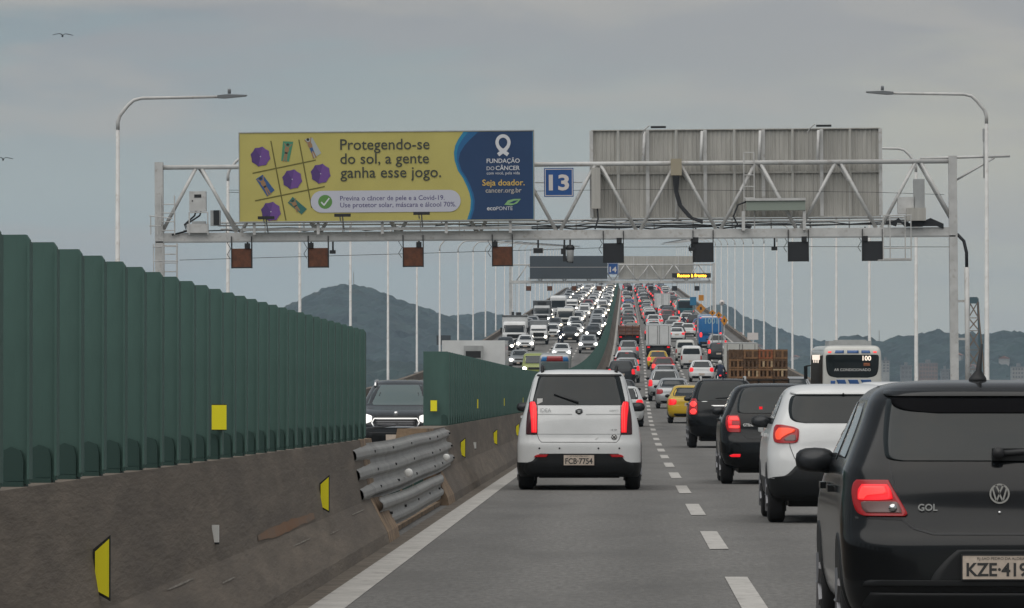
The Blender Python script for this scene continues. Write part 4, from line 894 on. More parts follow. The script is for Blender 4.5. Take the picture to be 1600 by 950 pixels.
# --- white minivan straight ahead
sh = SHAPES['mini'] = Shape(MINI, n=3.8, sub=7, seg=30)
mv = base_car('minivan', sh, 'white', -.667, 69.0, 'white minivan straight ahead with tall lit red tail lamps', (.68, 3.2), .315, .22, [[(1.20, .95, 2.95), (1.24, .92, 2.9), (1.52, .95, 2.5), (1.62, 1.0, 2.3)]], 1.19, 2.75, ws=[(1.20, .62), (1.24, .70), (1.45, .64), (1.60, .56), (1.65, .5)], hl=[(.7, .5, .8), (.78, .46, .84), (.88, .5, .84)], split=.405)
rp(mv, 'rear_window', 'glass', sh, sym([(1.225, .69), (1.24, .728), (1.30, .722), (1.50, .680), (1.62, .650), (1.645, .62)]), .005, 20)
rp(mv, 'window_trim', 'black_plastic', sh, sym([(1.640, .60), (1.655, .615), (1.672, .60)]), .012, 20)
for sx in (1, -1):
    fl_ = (lambda q: q) if sx == 1 else mirrored
    rp(mv, 'taillight', 'tail_smoke', sh, fl_([(.805, .60, .765), (.85, .60, .765), (1.05, .60, .755), (1.18, .605, .735), (1.25, .625, .72), (1.28, .64, .70)]), .010, 8)
    o = rp(mv, 'light_strip', 'tail_hot' if False else 'tail_on', sh, fl_([(.83, .605, .685), (.95, .605, .69), (1.08, .605, .70), (1.18, .61, .712), (1.25, .628, .712), (1.275, .645, .698)]), .016, 6)
    for xx in (.628, .655): 
        rp(mv, 'light_tube', 'tail_hot', sh, fl_([(.835, xx - .005, xx + .006), (1.05, xx - .005, xx + .006), (1.20, xx, xx + .012), (1.26, xx + .014, xx + .026)]), .020, 2)
    rp(mv, 'reflector', 'tail_dim', sh, fl_([(.478, .47, .645), (.50, .455, .63), (.515, .44, .60)]), .018, 6)
rp(mv, 'lower_bumper', 'black_plastic', sh, sym([(.215, .74), (.30, .80), (.385, .78), (.42, .675), (.48, .62), (.515, .585), (.528, .56)]), .010, 20)
q = MB().use('dark'); seam(q, sh, 'rear', [(-.745, .802), (-.60, .802), (-.575, .73), (-.54, .692), (.54, .692), (.575, .73), (.60, .802), (.745, .802)]); seam(q, sh, 'rear', [(-.60, 1.22), (-.60, .802)]); seam(q, sh, 'rear', [(.60, .802), (.60, 1.22)]); q.build('tailgate_seam', mv)
q = MB().use('grey_steel'); seam(q, sh, 'rear', [(-.60, 1.092), (-.1, 1.092)], .012); seam(q, sh, 'rear', [(.1, 1.092), (.60, 1.092)], .012); seam(q, sh, 'rear', [(-.60, .808), (.60, .808)], .007); q.build('crease_line', mv)
q = MB().use('badge'); disc(q, sh, 'rear', 0, 1.135, .055); q.build('badge', mv); q = MB().use('dark'); disc(q, sh, 'rear', 0, 1.135, .042, .022); q.use('badge'); y = sh.rear(0, 1.135) - .034
q.prism([(-.02, -.022 + 1.135), (.02, -.022 + 1.135), (.024, .02 + 1.135), (-.024, .02 + 1.135)], y - .002, y); q.build('emblem', mv)
def tiny(root, sh, txt, x0, x1, z, m_='grey_steel', bold=0, face='rear'):
    q = MB(); put_text(q, m_, txt, x0, x1, z, min(sh.rear(x0, z), sh.rear(x1, z)) - .014, bold); q.build('lettering', root)
tiny(mv, sh, 'IDEA', -.56, -.40, 1.125); tiny(mv, sh, 'ESSENCE', .44, .57, 1.135, 'grey_steel', .01); tiny(mv, sh, '1.6 16V', .46, .55, .86, 'plate_text', .01)
q = MB().use('sticker_white'); disc(q, sh, 'rear', .505, .765, .042, .006); q.build('sticker', mv)
q = MB().use('plate_text'); disc(q, sh, 'rear', .505, .765, .041, .017, 20, .033); y = sh.rear(.505, .765) - .018; q.add([(.505 + a, y, .765 + b_) for a, b_ in ((-.026, .02), (-.018, .027), (.026, -.02), (.018, -.027))], [(0, 1, 2, 3)]); q.add([(.505 + a, y - .001, .765 + b_) for a, b_ in ((.026, .02), (.018, .027), (-.026, -.02), (-.018, -.027))], [(0, 1, 2, 3)]); q.build('sticker_cross', mv)
q = MB().use('sticker_white').box(-.605, -.525, sh.rear(-.56, 1.27) - .012, sh.rear(-.56, 1.27) + .01, 1.235, 1.32); q.build('window_sticker', mv)
q = MB().use('dark').tube([(-.36, sh.rear(-.36, 1.385) - .025, 1.385), (-.01, sh.rear(0, 1.265) - .03, 1.262)], .013, 6); q.build('rear_wiper', mv)
for xx in (-.57, -.28, .28, .58):
    q = MB().use('dark'); disc(q, sh, 'rear', xx, .605, .013, .006, 10); q.build('parking_sensor', mv)
for sx in (-1, 1): MB().use('black_plastic').tube([(sx * .53, .50, 1.66), (sx * .535, .56, 1.755), (sx * .54, 1.0, 1.79), (sx * .54, 2.0, 1.765), (sx * .54, 2.15, 1.69)], .026, 6).build('roof_rail', mv)
plate(mv, sh, .362, .508, .218, 'FCB·7754', 'SP-SAO PAULO', .03)
rp(mv, 'tow_hook_scuffs', 'sticker_white', sh, [(.735, .235, .245), (.765, .26, .275)], .008, 2)
# --- black hatchback in the right foreground
sh = SHAPES['gol']
gl = base_car('hatchback', sh, 'black', 1.918, 24.6, 'black hatchback cut off by the right edge of the picture, nearest of all', (.66, 3.12), .30, .195, [[(1.03, 1.62, 2.62), (1.06, 1.60, 2.58), (1.30, 1.60, 2.2), (1.345, 1.62, 2.08)], [(1.05, .72, 1.5), (1.08, .70, 1.5), (1.30, .86, 1.5), (1.345, 1.0, 1.5)]], 1.02, 2.30, ws=[(1.03, .58), (1.06, .66), (1.22, .62), (1.34, .56), (1.38, .5)], hl=[(.6, .5, .74), (.68, .44, .78), (.78, .5, .76)])
rp(gl, 'rear_window', 'glass', sh, sym([(1.045, .50), (1.055, .56), (1.075, .578), (1.15, .582), (1.30, .566), (1.36, .553), (1.375, .53)]), .005, 26, 5)
rp(gl, 'rear_spoiler', 'paint black', sh, sym([(1.377, .545), (1.390, .57), (1.41, .56)]), .022, 26)
rp(gl, 'window_dark_band', 'glass_dark_band', sh, sym([(1.29, .30), (1.305, .47), (1.335, .53), (1.37, .535)]), .009, 26)  # upper glass painted darker to set off the reflecting part below
for sx in (1, -1):
    fl_ = (lambda q: q) if sx == 1 else mirrored
    o = rp(gl, 'taillight', 'tail_dim', sh, fl_([(.762, .485, .69), (.775, .472, .72), (.82, .495, .742), (.88, .53, .75), (.925, .555, .742), (.946, .565, .725)]), .014, 12, 5)
    q = patch(MB().use('tail_on'), sh, 'rear', fl_([(.842, .62, .715), (.85, .545, .722), (.89, .552, .72), (.924, .572, .70)]), .020, 8).build('light_lens', o); patch(MB().use('tail_hot'), sh, 'rear', fl_([(.848, .69, .716), (.866, .675, .717), (.88, .575, .714), (.915, .585, .70)]), .024, 8).build('bulb_glow', o)
    q = patch(MB().use('tail_clear'), sh, 'rear', fl_([(.778, .50, .68), (.80, .505, .70), (.83, .52, .705), (.836, .53, .69)]), .020, 8).build('reverse_lens', o); 
    disc(MB().use('chrome'), sh, 'rear', sx * .545, .803, .022, .030, 14).build('reverse_bulb', o)
    MB().use('black_plastic').tube([(sx * .52, .62, 1.405), (sx * .56, 1.2, 1.42), (sx * .54, 2.0, 1.40)], .012, 5).build('roof_gutter', gl)
q = MB().use('dark'); seam(q, sh, 'rear', [(-.735, .752), (-.50, .745), (-.44, .70), (-.34, .672), (.34, .672), (.44, .70), (.50, .745), (.735, .752)], .010); seam(q, sh, 'rear', [(-.56, 1.04), (-.545, .965), (-.50, .80)], .008); seam(q, sh, 'rear', [(.56, 1.04), (.545, .965), (.50, .80)], .008); q.build('tailgate_seam', gl)
rp(gl, 'bumper_crease', 'black_plastic', sh, sym([(.405, .70), (.425, .69), (.435, .66)]), .016, 20)
rp(gl, 'plate_recess', 'black_plastic', sh, sym([(.43, .36), (.47, .34), (.55, .27), (.592, .22)]), .004, 14)
rp(gl, 'lower_bumper', 'black_plastic', sh, sym([(.235, .60), (.30, .70), (.37, .66)]), .008, 18)
plate(gl, sh, .443, .563, .197, 'KZE·4195', 'RJ-SAO PEDRO DA ALDEIA', .02)
q = MB().use('chrome'); yb = sh.rear(0, .877) - .010; disc(q, sh, 'rear', 0, .877, .052, .022, 28, .043)
def stroke(q, pts, w, y):
    for (a, b_), (c, d_) in zip(pts[:-1], pts[1:]):
        l = math.hypot(c - a, d_ - b_); nx_, nz_ = -(d_ - b_) / l * w / 2, (c - a) / l * w / 2; q.add([(a + nx_, y, b_ + nz_), (c + nx_, y, d_ + nz_), (c - nx_, y, d_ - nz_), (a - nx_, y, b_ - nz_)], [(0, 1, 2, 3)])
stroke(q, [(-.019, .922), (0, .882), (.019, .922)], .0085, yb - .012); stroke(q, [(-.036, .905), (-.0165, .838), (0, .876), (.0165, .838), (.036, .905)], .0085, yb - .0125); q.build('emblem', gl)
q = MB().use('dark'); disc(q, sh, 'rear', 0, .877, .050, .002, 24); q.build('badge', gl); q = MB().use('chrome'); disc(q, sh, 'rear', 0, .78, .008, .006, 10); q.build('lock', gl)
tiny(gl, sh, 'GOL', -.418, -.318, .79, 'badge', .02); tiny(gl, sh, '1.0', .33, .40, .79, 'badge', .02)
q = MB().use('dark'); q.lathe([(-.02, .03), (.05, .03)], 0, sh.rear(0, 1.075) - .05, 1.085, 'y', 12); q.tube([(0, sh.rear(0, 1.08) - .05, 1.08), (.42, sh.rear(.42, 1.11) - .04, 1.115)], .016, 6); q.build('rear_wiper', gl)
q = MB().use('black_plastic').box(-.03, .2, sh.rear(.05, 1.07) - .03, sh.rear(.05, 1.07) + .01, 1.045, 1.108); q.build('wiper_base', gl)
q = MB().use('dark').lathe([(0, .05), (.02, .045), (.06, .016), (.20, .006)], -.06, .78, 1.452, 'z', 10); q.v = [(x + .02 * max(0, z - 1.46) / .2, y - .3 * max(0, z - 1.5), z) for x, y, z in q.v]; q.build('antenna', gl)
# --- white hatchback with black bumper
sh = SHAPES['kwid']
kw = base_car('hatchback', sh, 'white', 2.345, 51.4, 'white hatchback with dark lower bumper just beyond the black foreground hatchback', (.60, 3.02), .295, .185, [[(1.06, .62, 2.6), (1.09, .6, 2.55), (1.32, .78, 2.2), (1.37, .95, 2.05)]], 1.08, 2.25, ws=[(1.06, .58), (1.09, .66), (1.22, .62), (1.36, .56), (1.4, .5)], hl=[(.7, .5, .74), (.76, .44, .76), (.84, .5, .74)], split=.49)
rp(kw, 'rear_window', 'glass', sh, sym([(1.075, .42), (1.09, .515), (1.13, .575), (1.22, .590), (1.32, .575), (1.365, .545), (1.375, .50)]), .005, 22, 5)
rp(kw, 'rear_spoiler', 'paint white', sh, sym([(1.385, .52), (1.40, .57), (1.425, .55)]), .03, 22)
for sx in (1, -1):
    fl_ = (lambda q: q) if sx == 1 else mirrored
    o = rp(kw, 'taillight', 'tail_dim', sh, fl_([(.860, .56, .70), (.875, .505, .745), (.93, .487, .758), (1.00, .485, .752), (1.03, .53, .745), (1.058, .66, .725)]), .014, 10, 5)
    patch(MB().use('amber'), sh, 'rear', fl_([(.895, .685, .72), (.92, .66, .735), (.955, .60, .738), (.985, .53, .73), (1.005, .525, .715), (1.025, .60, .70)]), .020, 7).build('light_lens', o)
    patch(MB().use('tail_clear'), sh, 'rear', fl_([(.885, .53, .63), (.90, .515, .645), (.935, .52, .60), (.95, .525, .57)]), .020, 7).build('reverse_lens', o)
rp(kw, 'lower_bumper', 'black_plastic', sh, sym([(.27, .72), (.36, .80), (.47, .805), (.495, .76), (.51, .645), (.56, .575), (.62, .52), (.655, .48), (.665, .44)]), .012, 22)
q = MB().use('dark'); seam(q, sh, 'rear', [(-.60, 1.0), (-.58, .82), (-.535, .70), (-.50, .655)]); seam(q, sh, 'rear', [(.60, 1.0), (.58, .82), (.535, .70), (.50, .655)]); q.build('tailgate_seam', kw)
q = MB().use('chrome'); y = sh.rear(0, .95) - .02; stroke(q, [(0, 1.0), (.032, .95), (0, .90), (-.032, .95), (0, 1.0)], .016, y); q.build('emblem', kw)
q = MB().use('dark'); disc(q, sh, 'rear', 0, 1.385, .012, .035, 8); q.build('washer', kw)
plate(kw, sh, .40, .53, .20, 'OXR·2683', None, .03)
# --- black hatchback beyond it
sh = SHAPES['sandero']
sn = base_car('hatchback', sh, 'black', 2.32, 73.5, 'black hatchback with square tail lamps just beyond the white hatchback', (.64, 3.23), .305, .19, [[(1.06, .62, 2.7), (1.09, .6, 2.65), (1.36, .8, 2.2), (1.42, .98, 2.05)]], 1.12, 2.5)
rp(sn, 'rear_window', 'glass', sh, sym([(1.09, .52), (1.11, .60), (1.20, .605), (1.40, .555), (1.455, .52), (1.47, .46)]), .005, 20)
for sx in (1, -1):
    fl_ = (lambda q: q) if sx == 1 else mirrored
    o = rp(sn, 'taillight', 'tail_dim', sh, fl_([(.80, .565, .72), (.82, .556, .755), (.93, .556, .785), (1.03, .575, .775), (1.062, .60, .745)]), .012, 8)
    patch(MB().use('tail_hot'), sh, 'rear', fl_([(.86, .60, .64), (.865, .575, .735), (.90, .575, .74)]), .018, 5).build('light_lens', o)
    patch(MB().use('tail_hot'), sh, 'rear', fl_([(.98, .575, .745), (1.02, .59, .74), (1.04, .61, .73)]), .018, 5).build('light_lens', o)
    patch(MB().use('tail_on'), sh, 'rear', fl_([(.90, .69, .745), (.98, .69, .755)]), .017, 4).build('light_lens', o)
    rp(sn, 'reflector', 'tail_on', sh, fl_([(.42, .57, .70), (.44, .56, .73), (.465, .56, .67)]), .012, 5)
q = MB().use('dark'); seam(q, sh, 'rear', [(-.60, 1.08), (-.555, .80), (-.46, .70), (.46, .70), (.555, .80), (.60, 1.08)]); q.build('tailgate_seam', sn)
rp(sn, 'plate_recess', 'grey_steel', sh, sym([(.80, .27), (.82, .29), (.96, .29), (.98, .27)]), .004, 10); tiny(sn, sh, 'GTline', -.52, -.36, .89, 'sticker_white', .03)
q = MB().use('tail_on'); q.box(-.27, -.22, sh.rear(-.25, 1.17) - .02, sh.rear(-.25, 1.17) + .01, 1.15, 1.19); q.build('sticker', sn)
plate(sn, sh, .835, .955, .20, 'LSM·4D07', None, .012)
# --- dark suv
sh = SHAPES['tucson']
tu = base_car('suv', sh, 'black', 2.45, 122.0, 'black suv with roof rails and paired round red lights, beside the yellow taxi', (.74, 3.38), .345, .215, [[(1.22, .52, 2.9), (1.26, .5, 2.85), (1.56, .7, 2.25), (1.62, .9, 2.1)]], 1.25, 2.7)
rp(tu, 'rear_window', 'glass', sh, sym([(1.20, .62), (1.22, .70), (1.30, .70), (1.55, .62), (1.65, .57), (1.675, .5)]), .005, 16)
for sx in (1, -1):
    fl_ = (lambda q: q) if sx == 1 else mirrored
    o = rp(tu, 'taillight', 'tail_dim', sh, fl_([(.85, .69, .86), (.90, .66, .88), (1.15, .66, .86), (1.26, .70, .80)]), .012, 6)
    for zz in (.93, 1.12): patch(MB().use('tail_hot'), sh, 'rear', fl_([(zz - .07, .73, .80), (zz, .68, .855), (zz + .07, .73, .80)]), .02, 6).build('light_lens', o)
    MB().use('grey_steel').tube([(sx * .56, .50, 1.70), (sx * .565, .58, 1.80), (sx * .565, 2.0, 1.80), (sx * .56, 2.2, 1.68)], .03, 6).build('roof_rail', tu)
    rp(tu, 'badge', 'badge', sh, fl_([(1.175, .40, .56), (1.19, .40, .56)]), .012, 4)
rp(tu, 'chrome_strip', 'chrome', sh, sym([(1.06, .30), (1.075, .31), (1.09, .30)]), .02, 10)
plate(tu, sh, .86, .98, .20, 'KYV·3312', None, .015)
MB().use('dark').tube([(-.2, sh.rear(.2, 1.3) - .03, 1.26), (.25, sh.rear(.2, 1.3) - .03, 1.30)], .014, 5).build('rear_wiper', tu)
MB().use('dark').tube([(0, .8, 1.765), (0, .72, 1.86)], .012, 5).build('antenna', tu)
# --- oncoming suv seen through the opening
pg = car('peu', 'dark grey', -4.85, 105.0 , 'dark grey oncoming suv seen through the opening in the median', -1, head='head_low')
sh = SHAPES['peu']; pgm = FIT['peu']; [paint_slot(o, 'glass_pale_reflect') for o in pg.children if o.name.startswith('windscreen')]
for sx in (1, -1):
    o = patch(MB().use('head_on' if sx == 1 else 'head_mid'), sh, 'front', [(.82, sx * .66, sx * .78), (.85, sx * .62, sx * .78), (.88, sx * .66, sx * .76)], .02, 5).build('lamp', pg)
    MB().use('chrome').tube([(sx * .52, .8, 1.60), (sx * .54, 1.1, 1.67), (sx * .54, 1.9, 1.66), (sx * .53, 2.2, 1.55)], .03, 6).build('roof_rail', pg)
for z in (.70, .745, .79, .835):
    patch(MB().use('rim'), sh, 'front', sym([(z, .42), (z + .012, .42)]), .018, 12).build('grille_bar', pg)
q = MB().use('chrome'); 
for a in ([(-.45, .69), (.45, .69)], [(-.45, .87), (.45, .87)], [(-.45, .69), (-.50, .78), (-.45, .87)], [(.45, .69), (.50, .78), (.45, .87)]): seam(q, sh, 'front', a, .022, .022)
q.build('grille_surround', pg)
q = MB().use('chrome'); disc(q, sh, 'front', 0, .97, .05, .02, 10); q.build('emblem', pg)
# ------------------------------------------------------------------ larger vehicles
def slab(lv, n=9, cr=.25, cf=.3): return Shape(lv, n=n, cr=cr, cf=cf, sub=3, seg=16)
def truck(x, s, label, facing=1, paint='white', bw=2.2, top=2.8, length=6.5, box='white', cabw=2.0, cabh=2.35, load='box', name='box_truck', head='head_on', group=None, visor=None):
    r = empty(name); place(r, x, s, facing); tag(r, label, 'truck', group); hw = bw / 2; cy = length - 1.75
    cab = slab([(.42, cabw / 2 * .96, cy, length - .05), (.6, cabw / 2, cy, length), (1.15, cabw / 2, cy, length - .02), (1.3, cabw / 2 * .99, cy, length - .06), (cabh - .25, cabw / 2 * .95, cy, length - .28), (cabh - .06, cabw / 2 * .90, cy, length - .42), (cabh, cabw / 2 * .8, cy + .1, length - .6)], 6)
    o = cab.body('paint ' + paint).build('cab', r)
    patch(MB().use('glass_far'), cab, 'front', sym([(1.38, cabw * .43), (1.42, cabw * .455), (cabh - .42, cabw * .435), (cabh - .36, cabw * .41)]), .006).build('windscreen', o)
    patch(MB().use('black_plastic'), cab, 'front', sym([(.80, cabw * .27), (.86, cabw * .31), (1.14, cabw * .31), (1.2, cabw * .28)]), .008).build('grille', o)
    patch(MB().use('dark'), cab, 'front', sym([(.46, cabw * .40), (.62, cabw * .44), (.66, cabw * .4)]), .01).build('bumper', o)
    for sx in (-1, 1):
        patch(MB().use(head if facing == -1 else 'head_off'), cab, 'front', [(.68, sx * cabw * .34, sx * cabw * .44), (.76, sx * cabw * .32, sx * cabw * .46), (.88, sx * cabw * .33, sx * cabw * .455)], .012, 5).build('headlight', o)
        patch(MB().use('glass_far'), cab, 'right' if sx > 0 else 'left', [(1.3, cy + .35, length - .45), (1.35, cy + .35, length - .42), (cabh - .4, cy + .4, length - .55)], .006, 6).build('side_window', o)
        MB().use('black_plastic').box(sx * (cabw / 2 + .12) - .08, sx * (cabw / 2 + .12) + .08, length - .35, length - .25, 1.35, 1.85).tube([(sx * cabw / 2 * .9, length - .3, 1.75), (sx * (cabw / 2 + .12), length - .3, 1.75)], .02, 5).build('mirror', o)
    MB().use('dark').box(-.45, .45, .1, length - .6, .45, .85).build('chassis', r)
    if load == 'box':
        b_ = MB().use('paint ' + box).box(-hw, hw, 0.0, cy - .12, .95, top); b_.use('grey_steel').box(-hw - .012, hw + .012, -.015, cy - .10, .90, .95).box(-hw - .01, hw + .01, -.012, .06, top - .04, top + .012); b_.build('cargo_box', r)
        if facing == 1:
            for sx in (-1, 1):
                d_ = MB().use('paint ' + box).box(min(sx * .02, sx * (hw - .05)), max(sx * .02, sx * (hw - .05)), -.03, -.002, 1.0, top - .06).build('rear_door', r)
                MB().use('dark').tube([(sx * .10, -.04, 1.02), (sx * .10, -.04, top - .08)], .018, 5).tube([(sx * (hw - .2), -.04, 1.02), (sx * (hw - .2), -.04, top - .08)], .018, 5).build('lock_rod', d_)
    for sx in (-1, 1):
        MB().use('tail_on').box(sx * (hw - .22) - .12, sx * (hw - .22) + .12, -.04, .02, .70, .82).build('taillight', r)
    MB().use('dark').box(-hw, hw, .0, .08, .52, .66).build('underrun_bar', r); MB().use('dark').box(-hw, hw, .55, .57, .25, .95).build('mud_flap', r)
    add_wheels(r, hw * .96, 1.1, length - 1.0, .42, .26)
    return r, cab
truck(2.15, 428, 'white box truck with two tall rear doors climbing in the second lane', 1, bw=2.2, top=2.75)
tr, cb = truck(-5.8, 183, 'white refrigerated box truck coming the other way behind the green screen', -1, top=3.15, bw=2.35, cabh=2.1)
fu = MB().use('grey_steel').box(-.35, .35, 4.62, 4.95, 2.45, 2.95).use('dark').box(-.28, .28, 4.95, 4.97, 2.5, 2.75).build('cooling_unit', tr)
t2, c2 = truck(-11.7, 475, 'large white truck with dark roof edge and lit headlamps on the oncoming far lane', -1, top=3.0, bw=2.45, cabw=2.35, cabh=2.45)
MB().use('dark').box(-1.23, 1.23, 4.4, 4.72, 2.9, 3.02).build('roof_edge', t2); MB().use('dark').box(-.6, -.1, 2.8, 3.5, 3.02, 3.3).box(.1, .35, 2.8, 3.3, 3.02, 3.35).build('roof_unit', t2)
truck(-9.5, 483, 'small white delivery truck with grey box, oncoming beside the large truck', -1, top=2.35, bw=1.9, cabw=1.75, cabh=1.95, length=5.6, box='light grey')
t3, c3 = truck(-11.4, 611, 'grey truck with dark air scoop on its roof, oncoming up the slope', -1, top=3.0, bw=2.3, cabw=2.2, cabh=2.45, paint='light grey', box='grey'); MB().use('dark').box(-.55, .55, 4.9, 5.6, 2.46, 2.85).build('air_scoop', t3)
truck(-8.0, 577, 'white truck with bright low headlamps between two oncoming trucks', -1, top=2.5, bw=2.15, cabw=2.1, cabh=2.5, paint='offwhite')
truck(-8.9, 720, 'oncoming truck with an open frame above its cab far up the slope', -1, top=2.2, bw=2.1, cabw=2.0, cabh=2.1, box='grey')
truck(4.55, 705, 'white double-door box truck far up the slope in the third lane', 1, bw=2.3, top=3.0)
truck(7.0, 312, 'white truck cab roof showing above the stack of wooden crates', 1, bw=2.2, top=2.75, box='offwhite')
# truck loaded with crates: bed, crates as things of their own
ct = truck(5.15, 192, 'flatbed truck loaded with stacked wooden crates in the third lane', 1, load='bed', bw=2.4, paint='grey', cabh=2.0, name='flatbed_truck')[0]
MB().use('dark').box(-1.2, 1.2, 0, 4.6, 1.0, 1.12).build('bed', ct)
m = MB().use('black_plastic')
for z in (1.25, 1.45, 1.62): m.tube([(-1.2, 0, z), (1.2, 0, z)], .025, 5)
for x in (-1.2, -.6, 0, .6, 1.2): m.tube([(x, 0, 1.1), (x, 0, 1.66)], .025, 5)
m.build('tailboard', ct); MB().use('black_plastic').box(-1.2, 1.2, -.01, .02, 1.12, 1.4).build('tail_panel', ct)
mat('crate_dark', (.11, .065, .038), .9, noise=.35, nscale=8); mat('crate_mid', (.21, .115, .058), .9, noise=.35, nscale=8); mat('crate_red', (.27, .095, .045), .9, noise=.3, nscale=8); mat('crate_pale', (.42, .31, .19), .9, noise=.3, nscale=8)
def crate_meshes(cols):
    w_, h_, d_ = .575, .37, .45; out = []
    for i in range(4):
        x = -w_ / 2 + i * (w_ - .085) / 3; out.append(('upright', MB().use(cols[i % len(cols)]).box(x, x + .085, -.012, 0, 0, h_).mesh('slat')))
    for z in (0.0, h_ - .07): out.append(('slat', MB().use(cols[(int(z * 9)) % len(cols)]).box(-w_ / 2, w_ / 2, -.026, -.013, z, z + .06).mesh('slat')))
    for sx in (-1, 1):
        out.append(('side', MB().use(cols[0]).box(min(sx * w_ / 2, sx * (w_ / 2 - .012)), max(sx * w_ / 2, sx * (w_ / 2 - .012)), .012, d_, 0, h_).mesh('side')))
    out.append(('back', MB().use('crate_dark').box(-w_ / 2 + .012, w_ / 2 - .012, d_ - .012, d_, 0, h_).mesh('back')))
    return out
CM = [crate_meshes(c) for c in (['crate_dark'], ['crate_mid', 'crate_dark'], ['crate_red'], ['crate_mid', 'crate_pale'], ['crate_dark', 'crate_mid', 'crate_pale'])]
random.seed(3)
cz = road_z(192); cdx = road_dx(192)
for row in range(3):
    for k in range(4):
        x = 5.15 - .88 + k * .59 + random.uniform(-.008, .008) + (.07 if row == 2 else 0) * 0
        o = empty('wooden_crate', (x + cdx - .02, 192.15 + random.uniform(0, .05), cz + 1.70 + row * .385))
        v = (2 if (row == 2 and k == 2) else random.choice([0, 0, 1, 1, 3, 4]))
        for nm, me in CM[v]: new_obj(nm, me, o)
        MB().use('crate_dark').box(-.12, .12, .05, .40, .02, .30).build('contents', o) if False else None
        tone = ['weathered dark', 'brown', 'reddish', 'pale-slatted', 'mixed brown'][v]
        pos = ['bottom', 'middle', 'top'][row]; od = ['first', 'second', 'third', 'fourth', 'fifth', 'sixth', 'seventh', 'eighth'][k]
        tag(o, f'{tone} wooden crate, {od} from left in the {pos} row on the flatbed', 'crate', 'wooden crates stacked on the flatbed')
# crates rest on boards raised from the bed
MB().use('crate_dark').box(-1.2, 1.2, .05, 4.4, 1.12, 1.70).build('load_base', ct)
MB().use('crate_dark').box(-1.18, 1.18, .75, 4.3, 1.70, 2.80).build('load_core', ct)
# ---------------- buses
def bus(x, s, label, w, h, L, paint, city=False, roof='paint white'):
    r = empty('city_bus' if city else 'coach_bus'); place(r, x, s); tag(r, label, 'bus'); hw = w / 2
    sh = slab([(.35, hw * .95, .12, L), (.5, hw, .02, L), (1.2, hw, 0, L), (h * .62, hw, .03, L), (h - .35, hw * .985, .10, L), (h - .12, hw * .93, .18, L - .1), (h - .02, hw * .8, .35, L - .3), (h, hw * .5, .7, L - .8)], 8, .3, .35)
    sh.body(paint).build('body', r); add_wheels(r, hw * .97, 2.6, L - 2.4, .48, .30, 'rf'); return r, sh
mat('led_white', (.7, .6, .5), .4, emit=.5, emit_col=(1.0, .85, .72))
b1, sh = bus(8.80, 190, 'white city bus with route 100 in its wide dark rear window, blue stripes', 2.33, 3.0, 12.8, 'paint offwhite', True)
rp(b1, 'rear_window', 'glass', sh, sym([(1.72, .60), (1.76, .82), (1.84, .95), (2.1, 1.03), (2.5, 1.05), (2.60, 1.03), (2.63, .98)]), .006, 20)
rp(b1, 'roof_band', 'paint blue', sh, [(2.68, -.70, -.33), (2.80, -.66, -.33)], .008, 6); rp(b1, 'roof_band', 'paint blue', sh, [(2.68, -.20, .25), (2.80, -.20, .25)], .008, 6); rp(b1, 'roof_band', 'paint blue', sh, [(2.68, .36, .72), (2.80, .36, .68)], .008, 6)
for i, (a, b_) in enumerate(((-.62, -.28), (-.16, .22), (.34, .74))): rp(b1, 'stripe', 'paint blue', sh, [(1.0, a + .22, b_ + .22), (1.55, a + .02, b_ + .02), (1.64, a - .02, b_ - .02)], .008, 6)
rp(b1, 'access_sticker', 'sign_blue', sh, [(1.42, -.86, -.68), (1.60, -.86, -.68)], .008, 4)
for sx in (-1, 1): rp(b1, 'marker_light', 'tail_hot', sh, [(2.70, sx * .84, sx * .96), (2.76, sx * .82, sx * .96)], .012, 4); rp(b1, 'taillight', 'tail_on', sh, [(1.0, sx * .98, sx * 1.10), (1.35, sx * .98, sx * 1.10)], .012, 4)
tiny(b1, sh, '100', .40, .74, 2.40, 'led_white', .03); tiny(b1, sh, 'AR CONDICIONADO', -.72, .72, 1.98, 'sticker_white', .0)
rp(b1, 'window_notice', 'crate_red', sh, [(2.18, .44, .70), (2.30, .44, .70)], .010, 4); rp(b1, 'window_poster', 'grey', sh, [(2.16, -.5, -.08), (2.30, -.5, -.08)], .010, 4) if 'grey' in M else None
m = MB().use('side_glass'); patch(m, sh, 'left', [(.95, .42, 12.3), (1.0, .40, 12.3), (2.55, .45, 12.3), (2.6, .48, 12.3)], .006, 14); m.build('side_windows', b1)
q = MB().use('led_white')
for k in range(7): q.box(-sh.side(3.2 + k * 1.1, 2.45) - .03, -sh.side(3.2 + k * 1.1, 2.45) - .012, 3.0 + k * 1.1, 3.75 + k * 1.1, 2.42 - .12 * (k % 2), 2.62)
q.build('side_display', b1)
MB().use('black_plastic').box(-1.45, -1.30, 12.5, 12.6, 1.6, 2.15).tube([(-1.05, 12.5, 2.2), (-1.38, 12.55, 2.15)], .03, 5).build('mirror', b1)
m = MB().use('offwhite_roof' if 'offwhite_roof' in M else 'grey_steel').box(-.85, .85, 2.0, 5.5, 2.98, 3.18); m.build('air_conditioner', b1); MB().use('grey_steel').tube([(-.7, 1.0, 3.0), (-.7, 1.0, 3.2), (.6, 1.0, 3.2), (.6, 1.0, 3.0)], .02, 5).build('roof_bar', b1)
b2, sh = bus(7.35, 461, 'bright blue coach with white roof edge on the right, lettering across its back', 2.35, 3.12, 11, 'paint bus blue')
rp(b2, 'rear_panel', 'paint bus blue', sh, sym([(1.2, 1.0), (2.9, 1.0)]), .006, 10); rp(b2, 'roof_edge', 'sign_white', sh, sym([(2.93, .95), (3.05, .86)]), .01, 12)
